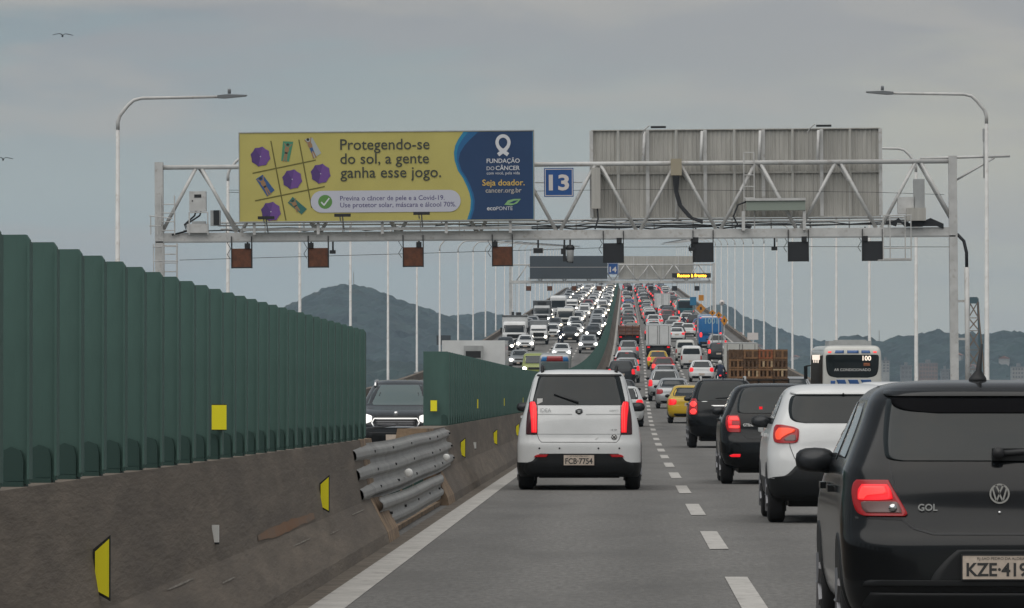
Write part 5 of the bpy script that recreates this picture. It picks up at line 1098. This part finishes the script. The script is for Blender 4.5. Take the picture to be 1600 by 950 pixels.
mat('bus_script', (.25, .42, .50), .5); tiny(b2, sh, '1001', -.55, .65, 2.35, 'bus_script', .02); tiny(b2, sh, 'TURISMO', -.25, .30, 1.35, 'sign_white')
for sx in (-1, 1):
    rp(b2, 'taillight', 'tail_hot', sh, [(1.05, sx * .86, sx * 1.05), (1.3, sx * .82, sx * 1.08), (1.5, sx * .88, sx * 1.02)], .015, 5); rp(b2, 'marker_light', 'tail_hot', sh, [(2.86, sx * .92, sx * 1.04), (2.93, sx * .92, sx * 1.04)], .015, 3)
rp(b2, 'bumper', 'dark', sh, sym([(.4, 1.0), (.62, 1.05)]), .01, 8); plate(b2, sh, .66, .80, .2, 'RIO·2021', None)
b3, sh = bus(7.1, 633, 'teal blue coach with wide dark rear window farther up the right lane', 2.3, 3.0, 10, 'paint teal')
rp(b3, 'rear_window', 'glass_far', sh, sym([(1.75, .85), (1.8, .95), (2.5, .98), (2.65, .9)]), .006, 12); rp(b3, 'roof_edge', 'sign_white', sh, sym([(2.78, 1.0), (2.92, .9)]), .01, 12)
for sx in (-1, 1): rp(b3, 'taillight', 'tail_hot', sh, [(1.0, sx * .80, sx * 1.02), (1.4, sx * .84, sx * 1.05)], .015, 5); rp(b3, 'marker_light', 'tail_hot', sh, [(2.7, sx * .9, sx * 1.02), (2.8, sx * .9, sx * 1.0)], .015, 3)
b4, sh = bus(-4.9, 306, 'oncoming minibus with red and blue roof band behind the white minivan', 1.95, 2.2, 6, 'paint light grey'); b4.name = 'minibus'; place(b4, -4.9, 306, -1)
patch(MB().use('glass_pale_reflect'), sh, 'front', sym([(1.15, .78), (1.2, .86), (1.62, .85), (1.66, .82)]), .006).build('windscreen', b4); patch(MB().use('paint red'), sh, 'front', sym([(1.70, .52), (2.03, .48)]), .012).build('roof_band', b4)
for sx in (-1, 1): patch(MB().use('paint bus blue'), sh, 'front', [(1.70, sx * .53, sx * .88), (2.0, sx * .50, sx * .78)], .010, 5).build('roof_band', b4); patch(MB().use('head_on'), sh, 'front', [(.62, sx * .68, sx * .84), (.8, sx * .66, sx * .86)], .012, 5).build('headlight', b4)
b5, sh = bus(-10.4, 680, 'oncoming white bus high on the slope behind the trucks', 2.3, 2.9, 10, 'paint white', True); place(b5, -10.4, 690, -1)
patch(MB().use('glass_far'), sh, 'front', sym([(1.2, .9), (1.25, 1.0), (2.2, .98), (2.25, .95)]), .006).build('windscreen', b5)
for sx in (-1, 1): patch(MB().use('head_on'), sh, 'front', [(.7, sx * .8, sx * 1.0), (.95, sx * .78, sx * 1.02)], .012, 5).build('headlight', b5)
# stake-sided pickup in the left lane
pk = truck(-.5, 478, 'small stake-sided truck with a brownish load in the leftmost lane uphill', 1, load='bed', bw=2.1, cabw=1.8, cabh=1.85, paint='grey', length=5.2, name='stake_truck')[0]
mat('load_mix', (.22, .17, .15), .9, noise=.5, nscale=3, ncol=(.30, .16, .12)); MB().use('load_mix').box(-1.0, 1.0, .05, 3.2, .95, 1.85).build('load', pk)
m = MB().use('brown_panel')
for x in (-1.04, -.35, .35, 1.04): m.box(x - .03, x + .03, -.02, .04, .8, 1.95)
for z in (.95, 1.3, 1.65): m.box(-1.06, 1.06, -.03, -.015, z, z + .08)
m.build('stake_rail', pk)
# ---------------- motorcycles with riders
def moto_meshes():
    a = MB().use('rubber')
    t = MB().use('rubber').lathe([(-.06, .22), (-.06, .28), (-.03, .31), (.03, .31), (.06, .28), (.06, .22)], n=18).mesh('wheel')
    b_ = MB().use('paint dark blue'); b_.lathe([(-.35, .05), (-.2, .16), (.1, .17), (.3, .06)], 0, .78, .78, 'y', 12); b_.box(-.11, .11, .15, .75, .70, .80); b_.tube([(0, .1, .72), (0, -.12, .80)], .07, 8); b_.box(-.06, .06, -.1, .25, .55, .72); b_.tube([(.0, 1.15, .95), (0, 1.32, .32)], .05, 6); bd = b_.mesh('body')
    h = MB().use('dark').tube([(-.36, 1.0, 1.05), (-.1, 1.12, 1.02), (.1, 1.12, 1.02), (.36, 1.0, 1.05)], .022, 6).mesh('handlebar')
    return t, bd, h
MT, MBD, MH = moto_meshes()
mat('helmet_white', (.6, .6, .58), .25); mat('jacket_navy', (.016, .026, .055), .8, noise=.3, nscale=6); mat('helmet_black', (.02, .02, .022), .25); mat('skin', (.25, .13, .08), .6); mat('jeans', (.03, .045, .08), .9)
def rider_mesh():
    """seated body grown over a skeleton: pelvis, spine, head, arms to the bars, legs to the pegs"""
    j = [(0, .38, .86), (0, .42, 1.10), (0, .50, 1.34), (0, .54, 1.47), (0, .58, 1.60)]
    e = [(0, 1), (1, 2), (2, 3), (3, 4)]; rad = [.16, .16, .17, .07, .10]
    for sx in (-1, 1):
        k = len(j); j += [(sx * .19, .50, 1.38), (sx * .30, .70, 1.16), (sx * .33, .95, 1.07), (sx * .33, 1.02, 1.05)]; rad += [.085, .06, .045, .05]; e += [(2, k), (k, k + 1), (k + 1, k + 2), (k + 2, k + 3)]
        k = len(j); j += [(sx * .13, .42, .84), (sx * .22, .80, .74), (sx * .18, .60, .36), (sx * .18, .76, .32)]; rad += [.11, .085, .06, .05]; e += [(0, k), (k, k + 1), (k + 1, k + 2), (k + 2, k + 3)]
    me = bpy.data.meshes.new('person'); me.from_pydata(j, e, []); o = bpy.data.objects.new('person_skeleton', me); col.objects.link(o)
    sk = o.modifiers.new('skin', 'SKIN'); 
    for i, q in enumerate(me.skin_vertices[0].data): q.radius = (rad[i], rad[i]); q.use_root = i == 0
    o.modifiers.new('sub', 'SUBSURF').levels = 1
    dg = bpy.context.evaluated_depsgraph_get(); out = bpy.data.meshes.new_from_object(o.evaluated_get(dg), depsgraph=dg); bpy.data.objects.remove(o); out.name = 'person'; out.polygons.foreach_set('use_smooth', [True] * len(out.polygons)); return out
RM = rider_mesh(); RM.materials.clear(); RM.materials.append(M['jacket_navy']); RM.materials.append(M['jeans'])
RM.polygons.foreach_set('material_index', [1 if p.center.z < .88 else 0 for p in RM.polygons])
hm = MB().use('helmet_white').lathe([(-.15, .06), (-.12, .11), (-.04, .135), (.05, .13), (.11, .09), (.135, .03)], 0, .58, 1.63, 'z', 16).use('glass').box(-.09, .09, .66, .715, 1.60, 1.68).mesh('helmet')
def moto(x, s, label, plabel, facing=1, helmet='helmet_white'):
    r = empty('motorcycle'); place(r, x, s, facing); tag(r, label, 'motorcycle', 'motorcycles filtering between the lanes')
    for y in (.1, 1.32): new_obj('wheel', MT, r, (0, y, .31))
    new_obj('body', MBD, r); new_obj('handlebar', MH, r)
    MB().use('tail_hot').box(-.06, .06, -.16, -.12, .78, .86).build('taillight', r); MB().use('sticker_white').tube([(-.14, -.15, .35), (-.16, .1, .5), (-.15, .3, .78)], .03, 5).build('side_trim', r)
    MB().use('head_on' if facing == -1 else 'head_off').lathe([(0, .10), (.04, .08)], 0, 1.26, .92, 'y', 12).build('headlight', r)
    p = new_obj('person', RM); p.location = r.location; p.rotation_euler = r.rotation_euler; h = new_obj('helmet', hm, p); paint_slot(h, helmet); tag(p, plabel, 'person', 'motorcycle riders')
moto(5.45, 300, 'motorcycle filtering left of the crate truck', 'rider in dark blue jacket and white helmet beside the crate truck')
moto(5.9, 560, 'motorcycle with red light far ahead between right lanes', 'rider in dark clothing far ahead between the right lanes', helmet='helmet_black')
moto(-7.2, 470, 'oncoming motorcycle with a bright headlamp between the lanes', 'rider on the oncoming motorcycle with bright headlamp', -1, 'helmet_black')
moto(-9.9, 640, 'oncoming motorcycle beside the grey truck far up the slope', 'rider on the distant oncoming motorcycle beside a truck', -1, 'helmet_black')
# ---------------- traffic
random.seed(21)
NEAR = [ # type, colour, x, s, tail, label
 ('hatch', 'white', -.30, 173, 'tail_on', 'white hatchback half hidden to the right of the white minivan'),
 ('hatch', 'dark grey', -.5, 218, 'tail_on', 'dark grey hatchback hidden behind the white minivan roof'),
 ('suv', 'dark grey', -.75, 306, 'tail_on', 'dark suv with pale roof second in the leftmost lane beyond the minivan'),
 ('suv', 'silver', -.45, 321, 'tail_on', 'silver suv in the leftmost lane directly behind the black suv'),
 ('suv', 'black', -.5, 350, 'tail_hot', 'black suv with bright red lights in the leftmost lane beside the median'),
 ('sedan', 'white', -.7, 373, 'tail_on', 'white sedan just ahead of the black suv in the leftmost lane'),
 ('suv', 'light grey', -.5, 410, 'tail_on', 'light grey suv behind the stake-sided truck'),
 ('sedan', 'yellow', 2.3, 183, 'tail_on', 'yellow taxi sedan left of the black suv in the second lane'),
 ('sedan', 'silver', 2.02, 229, 'tail_dim', 'silver sedan just ahead of the yellow taxi'),
 ('suv', 'silver', 1.75, 254, 'tail_on', 'silver suv ahead of the silver sedan in the second lane'),
 ('sedan', 'silver', 2.05, 303, 'tail_on', 'silver sedan with red lights right behind the red hatchback'),
 ('hatch', 'red', 2.1, 340, 'tail_hot', 'red hatchback with glowing lights in the second lane'),
 ('hatch', 'yellow', 1.85, 372, 'tail_hot', 'small yellow taxi right behind the white box truck'),
 ('hatch', 'white', 4.6, 324, 'tail_on', 'small white hatchback with black rear window in the third lane'),
 ('van', 'white', 4.47, 375, 'tail_dim', 'white van with two square rear windows in the third lane'),
 ('van', 'offwhite', 4.3, 405, 'tail_dim', 'off-white van ahead of the white van with two rear windows'),
 ('sedan', 'white', 4.4, 493, 'tail_on', 'white sedan right of the white box truck'),
 ('suv', 'silver', 7.6, 440, 'tail_on', 'silver suv behind the bright blue coach'),
 ('suv', 'dark grey', 7.0, 398, 'tail_hot', 'dark suv with lit lights left of the white truck cab'),
 ('suv', 'white', 6.75, 125, 'tail_on', 'white suv roof showing between white hatchback and black foreground car'),
 ('sedan', 'silver', 8.1, 236, 'tail_on', 'silver sedan roof between the crate truck and the city bus'),
 ('hatch', 'white', 5.9, 520, 'tail_on', 'white hatchback left of the bright blue coach'),
 ('hatch', 'white', 2.3, 538, 'tail_hot', 'white hatchback above the box truck, left of its pair'),
 ('sedan', 'white', 2.9, 585, 'tail_on', 'white sedan in the second lane beyond the box truck'),
 ('sedan', 'silver', 4.3, 545, 'tail_on', 'silver sedan above the box truck on its right'),
 ('hatch', 'dark grey', 4.2, 590, 'tail_on', 'dark grey hatchback with a blue-grey window beyond the box truck'),
 ('suv', 'white', 6.6, 590, 'tail_on', 'white suv just below the teal coach'),
 ('suv', 'grey', -.55, 586, 'tail_hot', 'grey suv with bright lights ahead of the stake-sided truck'),
 ('sedan', 'silver', -.5, 545, 'tail_on', 'silver sedan just ahead of the stake-sided truck'),
]
used = {}
for t, c_, x, s, tl, lb in NEAR:
    r = car(t, c_, x, s, lb, 1, tl, group='cars driving away on the right carriageway', lod=0 if s < 330 else 1)
    used.setdefault(round(x / 2.75), []).append(s)
tx = [o for o in bpy.data.objects if o.get('label', '').startswith('yellow taxi')][0]
shx = SHAPES['sedan']; rp(tx, 'taxi_stripe', 'paint blue', shx, [(.865, -.5, .5), (.885, -.5, .5)], .006, 10) if False else None
ONC = [('suv', 'silver', -4.2, 441, 'silver suv with four bright lamps in the oncoming lane next to the median'), ('sedan', 'white', -6.2, 412, 'white oncoming sedan above the minibus'), ('van', 'green', -7.0, 340, 'yellow-green oncoming van with a glaring headlamp behind the green screen'),
 ('hatch', 'black', -11.8, 441, 'black oncoming hatchback below the large white truck'), ('sedan', 'white', -10.2, 452, 'white oncoming car right of the black hatchback'), ('suv', 'dark grey', -6.5, 490, 'dark oncoming suv with two wide bright headlamps'),
 ('suv', 'white', -8.5, 505, 'white oncoming suv with the brightest headlamps'), ('sedan', 'dark grey', -4.3, 508, 'dark grey oncoming sedan next to the median'), ('suv', 'light grey', -4.2, 560, 'pale oncoming suv next to the median'), ('hatch', 'grey', -6.3, 540, 'grey oncoming hatchback in the second lane from the median'),
 ('sedan', 'white', -5.6, 215, 'white oncoming car, only its roof above the green screen'), ('hatch', 'offwhite', -6.2, 262, 'off-white oncoming hatchback just above the green screen edge'), ('suv', 'black', -7.9, 118, 'black oncoming car behind the grey suv at the screen opening'), ('sedan', 'light grey', -9.0, 380, 'pale grey oncoming sedan above the green screen')]
ou = {}
for t, c_, x, s, lb in ONC:
    car(t, c_, x, s, lb, -1, group='oncoming cars', lod=1, head='head_on'); 
BUSY = [(o.location.x - road_dx(o.location.y), o.location.y) for o in bpy.data.objects if o.get('category') in ('car', 'van', 'truck', 'bus', 'motorcycle')]
def free(x, s, gap):
    for a, b_ in BUSY:
        if abs(a - x) < 1.7 and abs(b_ - s) < gap: return False
    return True
pool = ['white'] * 7 + ['silver'] * 6 + ['light grey'] * 3 + ['grey'] * 4 + ['black'] * 5 + ['dark grey'] * 4 + ['red', 'maroon', 'blue', 'beige', 'offwhite', 'dark blue', 'yellow']
kinds = ['hatch'] * 5 + ['sedan'] * 4 + ['suv'] * 4 + ['van']
lanes_r = [(-.5, 'leftmost lane'), (2.2, 'second lane'), (4.7, 'third lane'), (7.4, 'rightmost lane')]
cnt = {}
for x0, ln in lanes_r:
    s = 500 + random.uniform(0, 8)
    while s < 1165:
        x = x0 + random.uniform(-.35, .35)
        if free(x, s, 9.5):
            t, c_ = random.choice(kinds), random.choice(pool)
            far_ = 'halfway up the slope' if s < 700 else 'high up the slope' if s < 900 else 'near the crest'
            car(t, c_, x, s, f'{c_} {KINDNAME[t]} in the {ln}, {far_}', 1, random.choice(['tail_on', 'tail_hot', 'tail_on', 'tail_hot', 'tail_dim']), group='cars driving away on the right carriageway', lod=2); BUSY.append((x, s))
        s += random.uniform(13, 25)
lanes_l = [(-4.25, 'lane next to the median'), (-6.6, 'second lane from the median'), (-9.2, 'third lane from the median'), (-11.8, 'outer lane')]
for x0, ln in lanes_l:
    s = 520 + random.uniform(0, 10)
    while s < 1165:
        x = x0 + random.uniform(-.35, .35)
        if free(x, s, 10):
            t, c_ = random.choice(kinds), random.choice(pool[:20] + ['white', 'silver', 'beige', 'offwhite', 'black', 'red'])
            far_ = 'halfway up the slope' if s < 700 else 'high up the slope' if s < 900 else 'near the crest'
            car(t, c_, x, s, f'{c_} oncoming {KINDNAME[t]} in the {ln}, {far_}', -1, group='oncoming cars', lod=2, head=random.choice(['head_on', 'head_on', 'head_warm', 'head_warm', 'head_mid'])); BUSY.append((x, s))
        s += random.uniform(20, 42)
# ------------------------------------------------------------------ roadside signs up the slope
def roadsign(px, s, py_top, py_bot, w_px, shape, m_, label, text=None, tm='sign_white', name='road_sign'):
    k = FPX / s; x = (px - VPX) / k; zt_ = CAMH + (VPY - py_top) / k; zb_ = CAMH + (VPY - py_bot) / k; w_ = w_px / k; zr = road_z(s)
    o = empty(name, (x, s, zr)); tag(o, label, 'sign'); a, b_ = zb_ - zr, zt_ - zr; c = (a + b_) / 2; h = (b_ - a) / 2
    q = MB().use(m_)
    if shape == 'box': q.box(-w_ / 2, w_ / 2, -.03, .0, a, b_)
    elif shape == 'disc': q.lathe([(-.03, w_ / 2), (0, w_ / 2)], 0, 0, c, 'y', 20)
    else: q.prism([(0, a), (w_ / 2, c), (0, b_), (-w_ / 2, c)], -.03, 0)
    q.build('face', o); MB().use('grey_steel').tube([(0, .05, 0), (0, .05, b_ - .1)], .04, 6).build('post', o)
    if text: t_ = MB(); put_text(t_, tm, text[0], -w_ * .38, w_ * .38, c - .25 * h, -.035, .02); t_.build('symbol', o)
    elif shape != 'box': MB().use('dark').box(-w_ * .10, w_ * .10, -.036, -.031, c - h * .3, c + h * .3).build('symbol', o)
    return o
mat('sign_orange', (.55, .22, .02), .5); mat('sign_teal', (.02, .16, .30), .5)
roadsign(1083, 620, 464, 477, 10, 'box', 'sign_teal', 'small blue square sign above the teal coach'); roadsign(1095.5, 640, 461, 470, 8, 'box', 'sign_orange', 'orange square sign beside the small blue sign')
roadsign(1095, 560, 474, 490, 15, 'diamond', 'sign_orange', 'large orange diamond sign under the orange square', None); roadsign(1128, 430, 468, 478, 8.5, 'disc', 'sign_white', 'round white speed limit sign on a pole by the right edge')
roadsign(1113, 420, 484, 494, 11, 'diamond', 'sign_orange', 'leftmost of three orange diamond signs right of the blue coach'); roadsign(1123, 400, 487, 498, 11, 'diamond', 'sign_orange', 'middle of three orange diamond signs right of the blue coach'); roadsign(1131.5, 380, 493, 509, 12, 'diamond', 'sign_orange', 'rightmost and lowest of three orange diamond signs by the coach')
roadsign(1176, 345, 520, 531, 17, 'box', 'sign_white', 'white rectangular notice board on the right parapet above the crates')
roadsign(693, 390, 524, 539, 22, 'box', 'far_board', 'small dark panel standing on the left parapet before the hill')
# ------------------------------------------------------------------ hills, town, crane, birds
def hill(name, prof, D, depth, label, m_='forest', rough=6.0, step=4.0, seed=1, base=-30):
    """ridge with its crest on the given profile (x, z), falling away to the water in front and behind"""
    rnd = np.random.RandomState(seed); xs = np.array([p[0] for p in prof]); zs = np.array([p[1] for p in prof])
    X_ = np.arange(xs[0], xs[-1] + step, step); nx = len(X_); ny = int(depth * 2 / (step * 1.5)); Zc = pchip(xs, zs, X_)
    def noise(shape, cells):
        g = rnd.rand(cells[0] + 2, cells[1] + 2); u = np.linspace(0, cells[0] - 1e-6, shape[0]); v = np.linspace(0, cells[1] - 1e-6, shape[1]); i = u.astype(int); j = v.astype(int); fu = (u - i)[:, None]; fv = (v - j)[None]; fu = fu * fu * (3 - 2 * fu); fv = fv * fv * (3 - 2 * fv)
        return (g[np.ix_(i, j)] * (1 - fu) + g[np.ix_(i + 1, j)] * fu) * (1 - fv) + (g[np.ix_(i, j + 1)] * (1 - fu) + g[np.ix_(i + 1, j + 1)] * fu) * fv
    wdt = nx * step; big = noise((ny, nx), (max(2, int(depth / 120)), max(2, int(wdt / 130)))); mid = noise((ny, nx), (max(2, int(depth / 40)), max(2, int(wdt / 40)))); tr_ = noise((ny, nx), (max(2, ny // 2), max(2, nx // 3))) ; tr2 = rnd.rand(ny, nx)
    y = np.linspace(-1, 1, ny)[:, None]; env = np.cos(y * math.pi / 2) ** 1.15
    H = base + (Zc[None] - base) * env * (1 - .28 * (1 - env) * big * 2) - 14 * (1 - env) * mid + rough * (tr_ - .5) * 1.3 + rough * .45 * (tr2 - .5)
    V = np.stack([np.broadcast_to(X_[None], H.shape), np.broadcast_to(D + y * depth, H.shape), H], -1).reshape(-1, 3)
    me = bpy.data.meshes.new(name); idx = np.arange(ny * nx).reshape(ny, nx); F = np.stack([idx[:-1, :-1], idx[:-1, 1:], idx[1:, 1:], idx[1:, :-1]], -1).reshape(-1, 4)
    me.from_pydata(V.tolist(), [], F.tolist()); me.materials.append(M[m_]); me.update(); o = new_obj(name, me); tag(o, label, kind='structure'); return o, lambda xx, yy: float(H[int(np.clip((yy - D + depth) / (2 * depth) * (ny - 1), 0, ny - 1)), int(np.clip((xx - X_[0]) / step, 0, nx - 1))])
def prof(pts, D): return [((px - VPX) * D / FPX, CAMH + (VPY - py) * D / FPX) for px, py in pts]
h1, f1 = hill('hill_left', prof([(330, 560), (395, 520), (455, 480), (480, 467), (520, 452), (560, 449), (585, 455), (630, 472), (672, 487), (700, 497), (760, 530), (840, 560), (960, 600)], 4200), 4200, 620, 'dark wooded hill beyond the left edge of the bridge', seed=2)
h2, f2 = hill('hills_behind', prof([(520, 560), (640, 515), (700, 500), (740, 494), (770, 491), (810, 500), (860, 505), (950, 520), (1060, 500), (1130, 478), (1160, 495), (1200, 511), (1230, 522), (1270, 535), (1330, 542), (1380, 555), (1460, 590)], 5200), 5200, 700, 'wooded ridge behind the crest of the bridge', seed=5)
h3, f3 = hill('hill_right', prof([(1190, 585), (1260, 560), (1300, 540), (1330, 529), (1350, 533), (1375, 536), (1410, 528), (1440, 526), (1470, 521), (1500, 526), (1540, 523), (1600, 525), (1680, 518), (1800, 530), (1950, 560)], 3900), 3900, 520, 'long wooded ridge on the right beyond the bridge', seed=9)
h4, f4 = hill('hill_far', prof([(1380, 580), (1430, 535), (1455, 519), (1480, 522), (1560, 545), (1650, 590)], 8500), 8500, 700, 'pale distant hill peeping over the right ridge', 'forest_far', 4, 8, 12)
h5, f5 = hill('shore_left', prof([(300, 588), (450, 584), (560, 570), (640, 566), (700, 580), (800, 598), (900, 610)], 2600), 2600, 260, 'low dark shore at the foot of the left hill', seed=15)
mast = MB().use('grey_steel')
for px, py in ((545, 436), (552, 425)): x = (px - VPX) * 4200 / FPX; z0 = f1(x, 4200); mast.tube([(x, 4200, z0 - 5), (x, 4200, CAMH + (VPY - py) * 4200 / FPX)], .45, 5)
tag(mast.build('radio_mast'), 'pair of thin radio masts on top of the left hill', 'mast')
mast = MB().use('grey_steel'); x = (1373 - VPX) * 3900 / FPX; mast.tube([(x, 3900, f3(x, 3900) - 5), (x, 3900, CAMH + (VPY - 516) * 3900 / FPX)], .4, 5); tag(mast.build('radio_mast'), 'thin mast on the right ridge beyond the bus', 'mast')
mat('shutter', (.13, .12, .11), .8); mat('wall_pink', (.22, .16, .135), .9, noise=.15, nscale=.2); mat('wall_white', (.30, .29, .27), .9, noise=.15, nscale=.2); mat('wall_grey', (.18, .18, .175), .9, noise=.15, nscale=.2); mat('roof_tile', (.20, .10, .07), .9)
def building(px0_, px1_, py0_, py1_, D, m_, nw, nf, label):
    k = FPX / D; x0, x1 = (px0_ - VPX) / k, (px1_ - VPX) / k; z0, z1 = CAMH + (VPY - py1_) / k, CAMH + (VPY - py0_) / k
    o = empty('building', ((x0 + x1) / 2, D, z0)); tag(o, label, 'building', 'buildings on the far shore'); w_, h_ = x1 - x0, z1 - z0
    MB().use(m_).box(-w_ / 2, w_ / 2, 0, 14, -12, h_).build('wall', o); MB().use('wall_grey').box(-w_ / 2 - .3, w_ / 2 + .3, -.3, 14.3, h_, h_ + .6).box(-w_ * .15, w_ * .12, 3, 7, h_ + .6, h_ + 2.6).build('roof', o)
    for i in range(nw):
        for j in range(nf):
            cx = -w_ / 2 + w_ * (i + .5) / nw; cz_ = h_ * (j + .5) / nf; a, b_ = w_ / nw * .28, h_ / nf * .26
            MB().use('shutter').box(cx - a, cx + a, -.12, .1, cz_ - b_, cz_ + b_).build('window', o)
building(1436, 1464, 568, 592, 3100, 'wall_pink', 6, 4, 'pinkish apartment block on the shore right of the bus'); building(1378, 1389, 564, 582, 3100, 'wall_white', 2, 4, 'narrow white tower just right of the bus'); building(1580, 1602, 574, 592, 3000, 'wall_white', 5, 3, 'white apartment block at the right edge above the black car')
building(1407, 1424, 572, 592, 3200, 'wall_grey', 3, 3, 'grey block left of the pinkish building'); building(1513, 1528, 577, 592, 2900, 'wall_white', 3, 3, 'small white building at the foot of the crane'); building(1470, 1482, 578, 592, 3050, 'wall_grey', 2, 3, 'low grey block just left of the gantry post')
random.seed(5)
hm_ = MB().use('wall_white').box(-4, 4, 0, 7, -4, 4).mesh('wall'); hr_ = MB().use('roof_tile').prism([(-4.5, 4), (4.5, 4), (0, 6.2)], -.5, 7.5).mesh('roof')
for i in range(34):
    if i < 20: x = (random.uniform(1150, 1300) - VPX) * 4750 / FPX; y = random.uniform(4640, 4900); z = f2(x, y); place_ = 'wooded slope above the crate truck'
    else: x = (random.uniform(1290, 1600) - VPX) * 3600 / FPX; y = random.uniform(3480, 3680); z = f3(x, y); place_ = 'right ridge above the shore'
    o = empty('hillside_house', (x, y, z + 2), (0, 0, random.uniform(-.5, .5))); new_obj('wall', hm_, o); new_obj('roof', hr_, o); tag(o, 'tiny pale house half hidden among trees on the ' + place_, 'house', 'houses scattered on the hillsides')
# harbour crane
mat('crane_teal', (.035, .075, .085), .6); mat('crane_rust', (.16, .09, .04), .7)
D = 1500; k = FPX / D; cx = (1520 - VPX) / k; cr = empty('harbour_crane', (cx, D, -28)); tag(cr, 'dark lattice harbour crane between the gantry post and the lamp post', 'crane')
zt_ = CAMH + (VPY - 472) / k + 28; zl = [0, 12, 22, 30, 37, 43, 49, 53, zt_]; wl = lambda z: 3.1 - 1.75 * (z / zt_) ** 1.5
for sx in (-1, 1):
    for sy in (-1, 1): MB().use('crane_teal').tube([(sx * wl(z), sy * wl(z), z) for z in zl], .28, 5).build('leg', cr)
m = MB().use('crane_rust')
for a, b_ in zip(zl[:-1], zl[1:]):
    for sy in (-1, 1):
        m.tube([(-wl(a), sy * wl(a), a), (wl(b_), sy * wl(b_), b_)], .13, 4); m.tube([(wl(a), sy * wl(a), a), (-wl(b_), sy * wl(b_), b_)], .13, 4); m.tube([(-wl(b_), sy * wl(b_), b_), (wl(b_), sy * wl(b_), b_)], .13, 4)
m.build('lattice', cr); MB().use('crane_teal').box(-1.5, 1.5, -1.5, 1.5, zt_ - .5, zt_ + 1.1).box(-1.2, 1.2, -1.2, 1.2, zt_ + 1.1, zt_ + 1.5).build('head_block', cr); MB().use('crane_teal').box(-3.6, 3.6, -3.6, 3.6, -1, 6).build('base', cr); MB().use('crane_rust').tube([(1.2, -1.5, zt_), (3.6, -3, 30), (4.2, -3.4, 6)], .2, 5).build('hoist_cable', cr)
# birds
def bird(px, py, D, span, label, flip=1):
    k = FPX / D; o = empty('bird', ((px - VPX) / k, D, CAMH + (VPY - py) / k), (0, 0, R(20))); tag(o, label, 'bird', 'birds gliding in the sky'); h = span / 2
    MB().use('dark').lathe([(-.30, .01), (-.18, .05), (.05, .085), (.22, .06), (.30, .035), (.38, .012)], 0, 0, -.08, 'y', 8).build('body', o)
    for sx in (-1, 1):
        pts = [(0, .0), (.22, .13), (.45, .12), (.75, .06), (1.0, .0)]; vs = []
        for t, z in pts:
            ch = .20 * (1 - t) ** .6 + .02
            for dz in (.022, -.022): vs += [(sx * h * t, -ch * .6 - .1 * t, z * h + dz), (sx * h * t, ch * .5 - .1 * t, z * h + dz)]
        fs = []
        for i in range(len(pts) - 1):
            a, b_ = 4 * i, 4 * i + 4; fs += [(a, b_, b_ + 1, a + 1), (a + 2, a + 3, b_ + 3, b_ + 2), (a, a + 2, b_ + 2, b_), (a + 1, b_ + 1, b_ + 3, a + 3)]
        MB().use('dark').add(vs, fs).build('wing', o)
bird(95, 53, 420, 1.85, 'dark bird with spread wings gliding alone in the upper left sky'); bird(2, 247, 420, 1.75, 'dark bird cut off by the left edge of the picture')
# ------------------------------------------------------------------ haze over the bay
hz = MB(); hz.add([(x, y, z) for x in (-9000, 9000) for y in (-1500, 12500) for z in (-32, 320)], [(0, 1, 3, 2), (4, 6, 7, 5), (0, 4, 5, 1), (2, 3, 7, 6), (0, 2, 6, 4), (1, 5, 7, 3)])
me = hz.mesh('haze'); vm = bpy.data.materials.new('haze_air'); vm.use_nodes = True; nt = vm.node_tree; nt.nodes.clear(); out = nt.nodes.new('ShaderNodeOutputMaterial'); pv = nt.nodes.new('ShaderNodeVolumePrincipled')
pv.inputs['Color'].default_value = (.60, .80, 1.0, 1); pv.inputs['Density'].default_value = HAZE; pv.inputs['Anisotropy'].default_value = 0.0; nt.links.new(pv.outputs[0], out.inputs['Volume'])
me.materials.append(vm)
if HAZE: tag(new_obj('haze', me), 'pale haze hanging over the bay', kind='stuff')
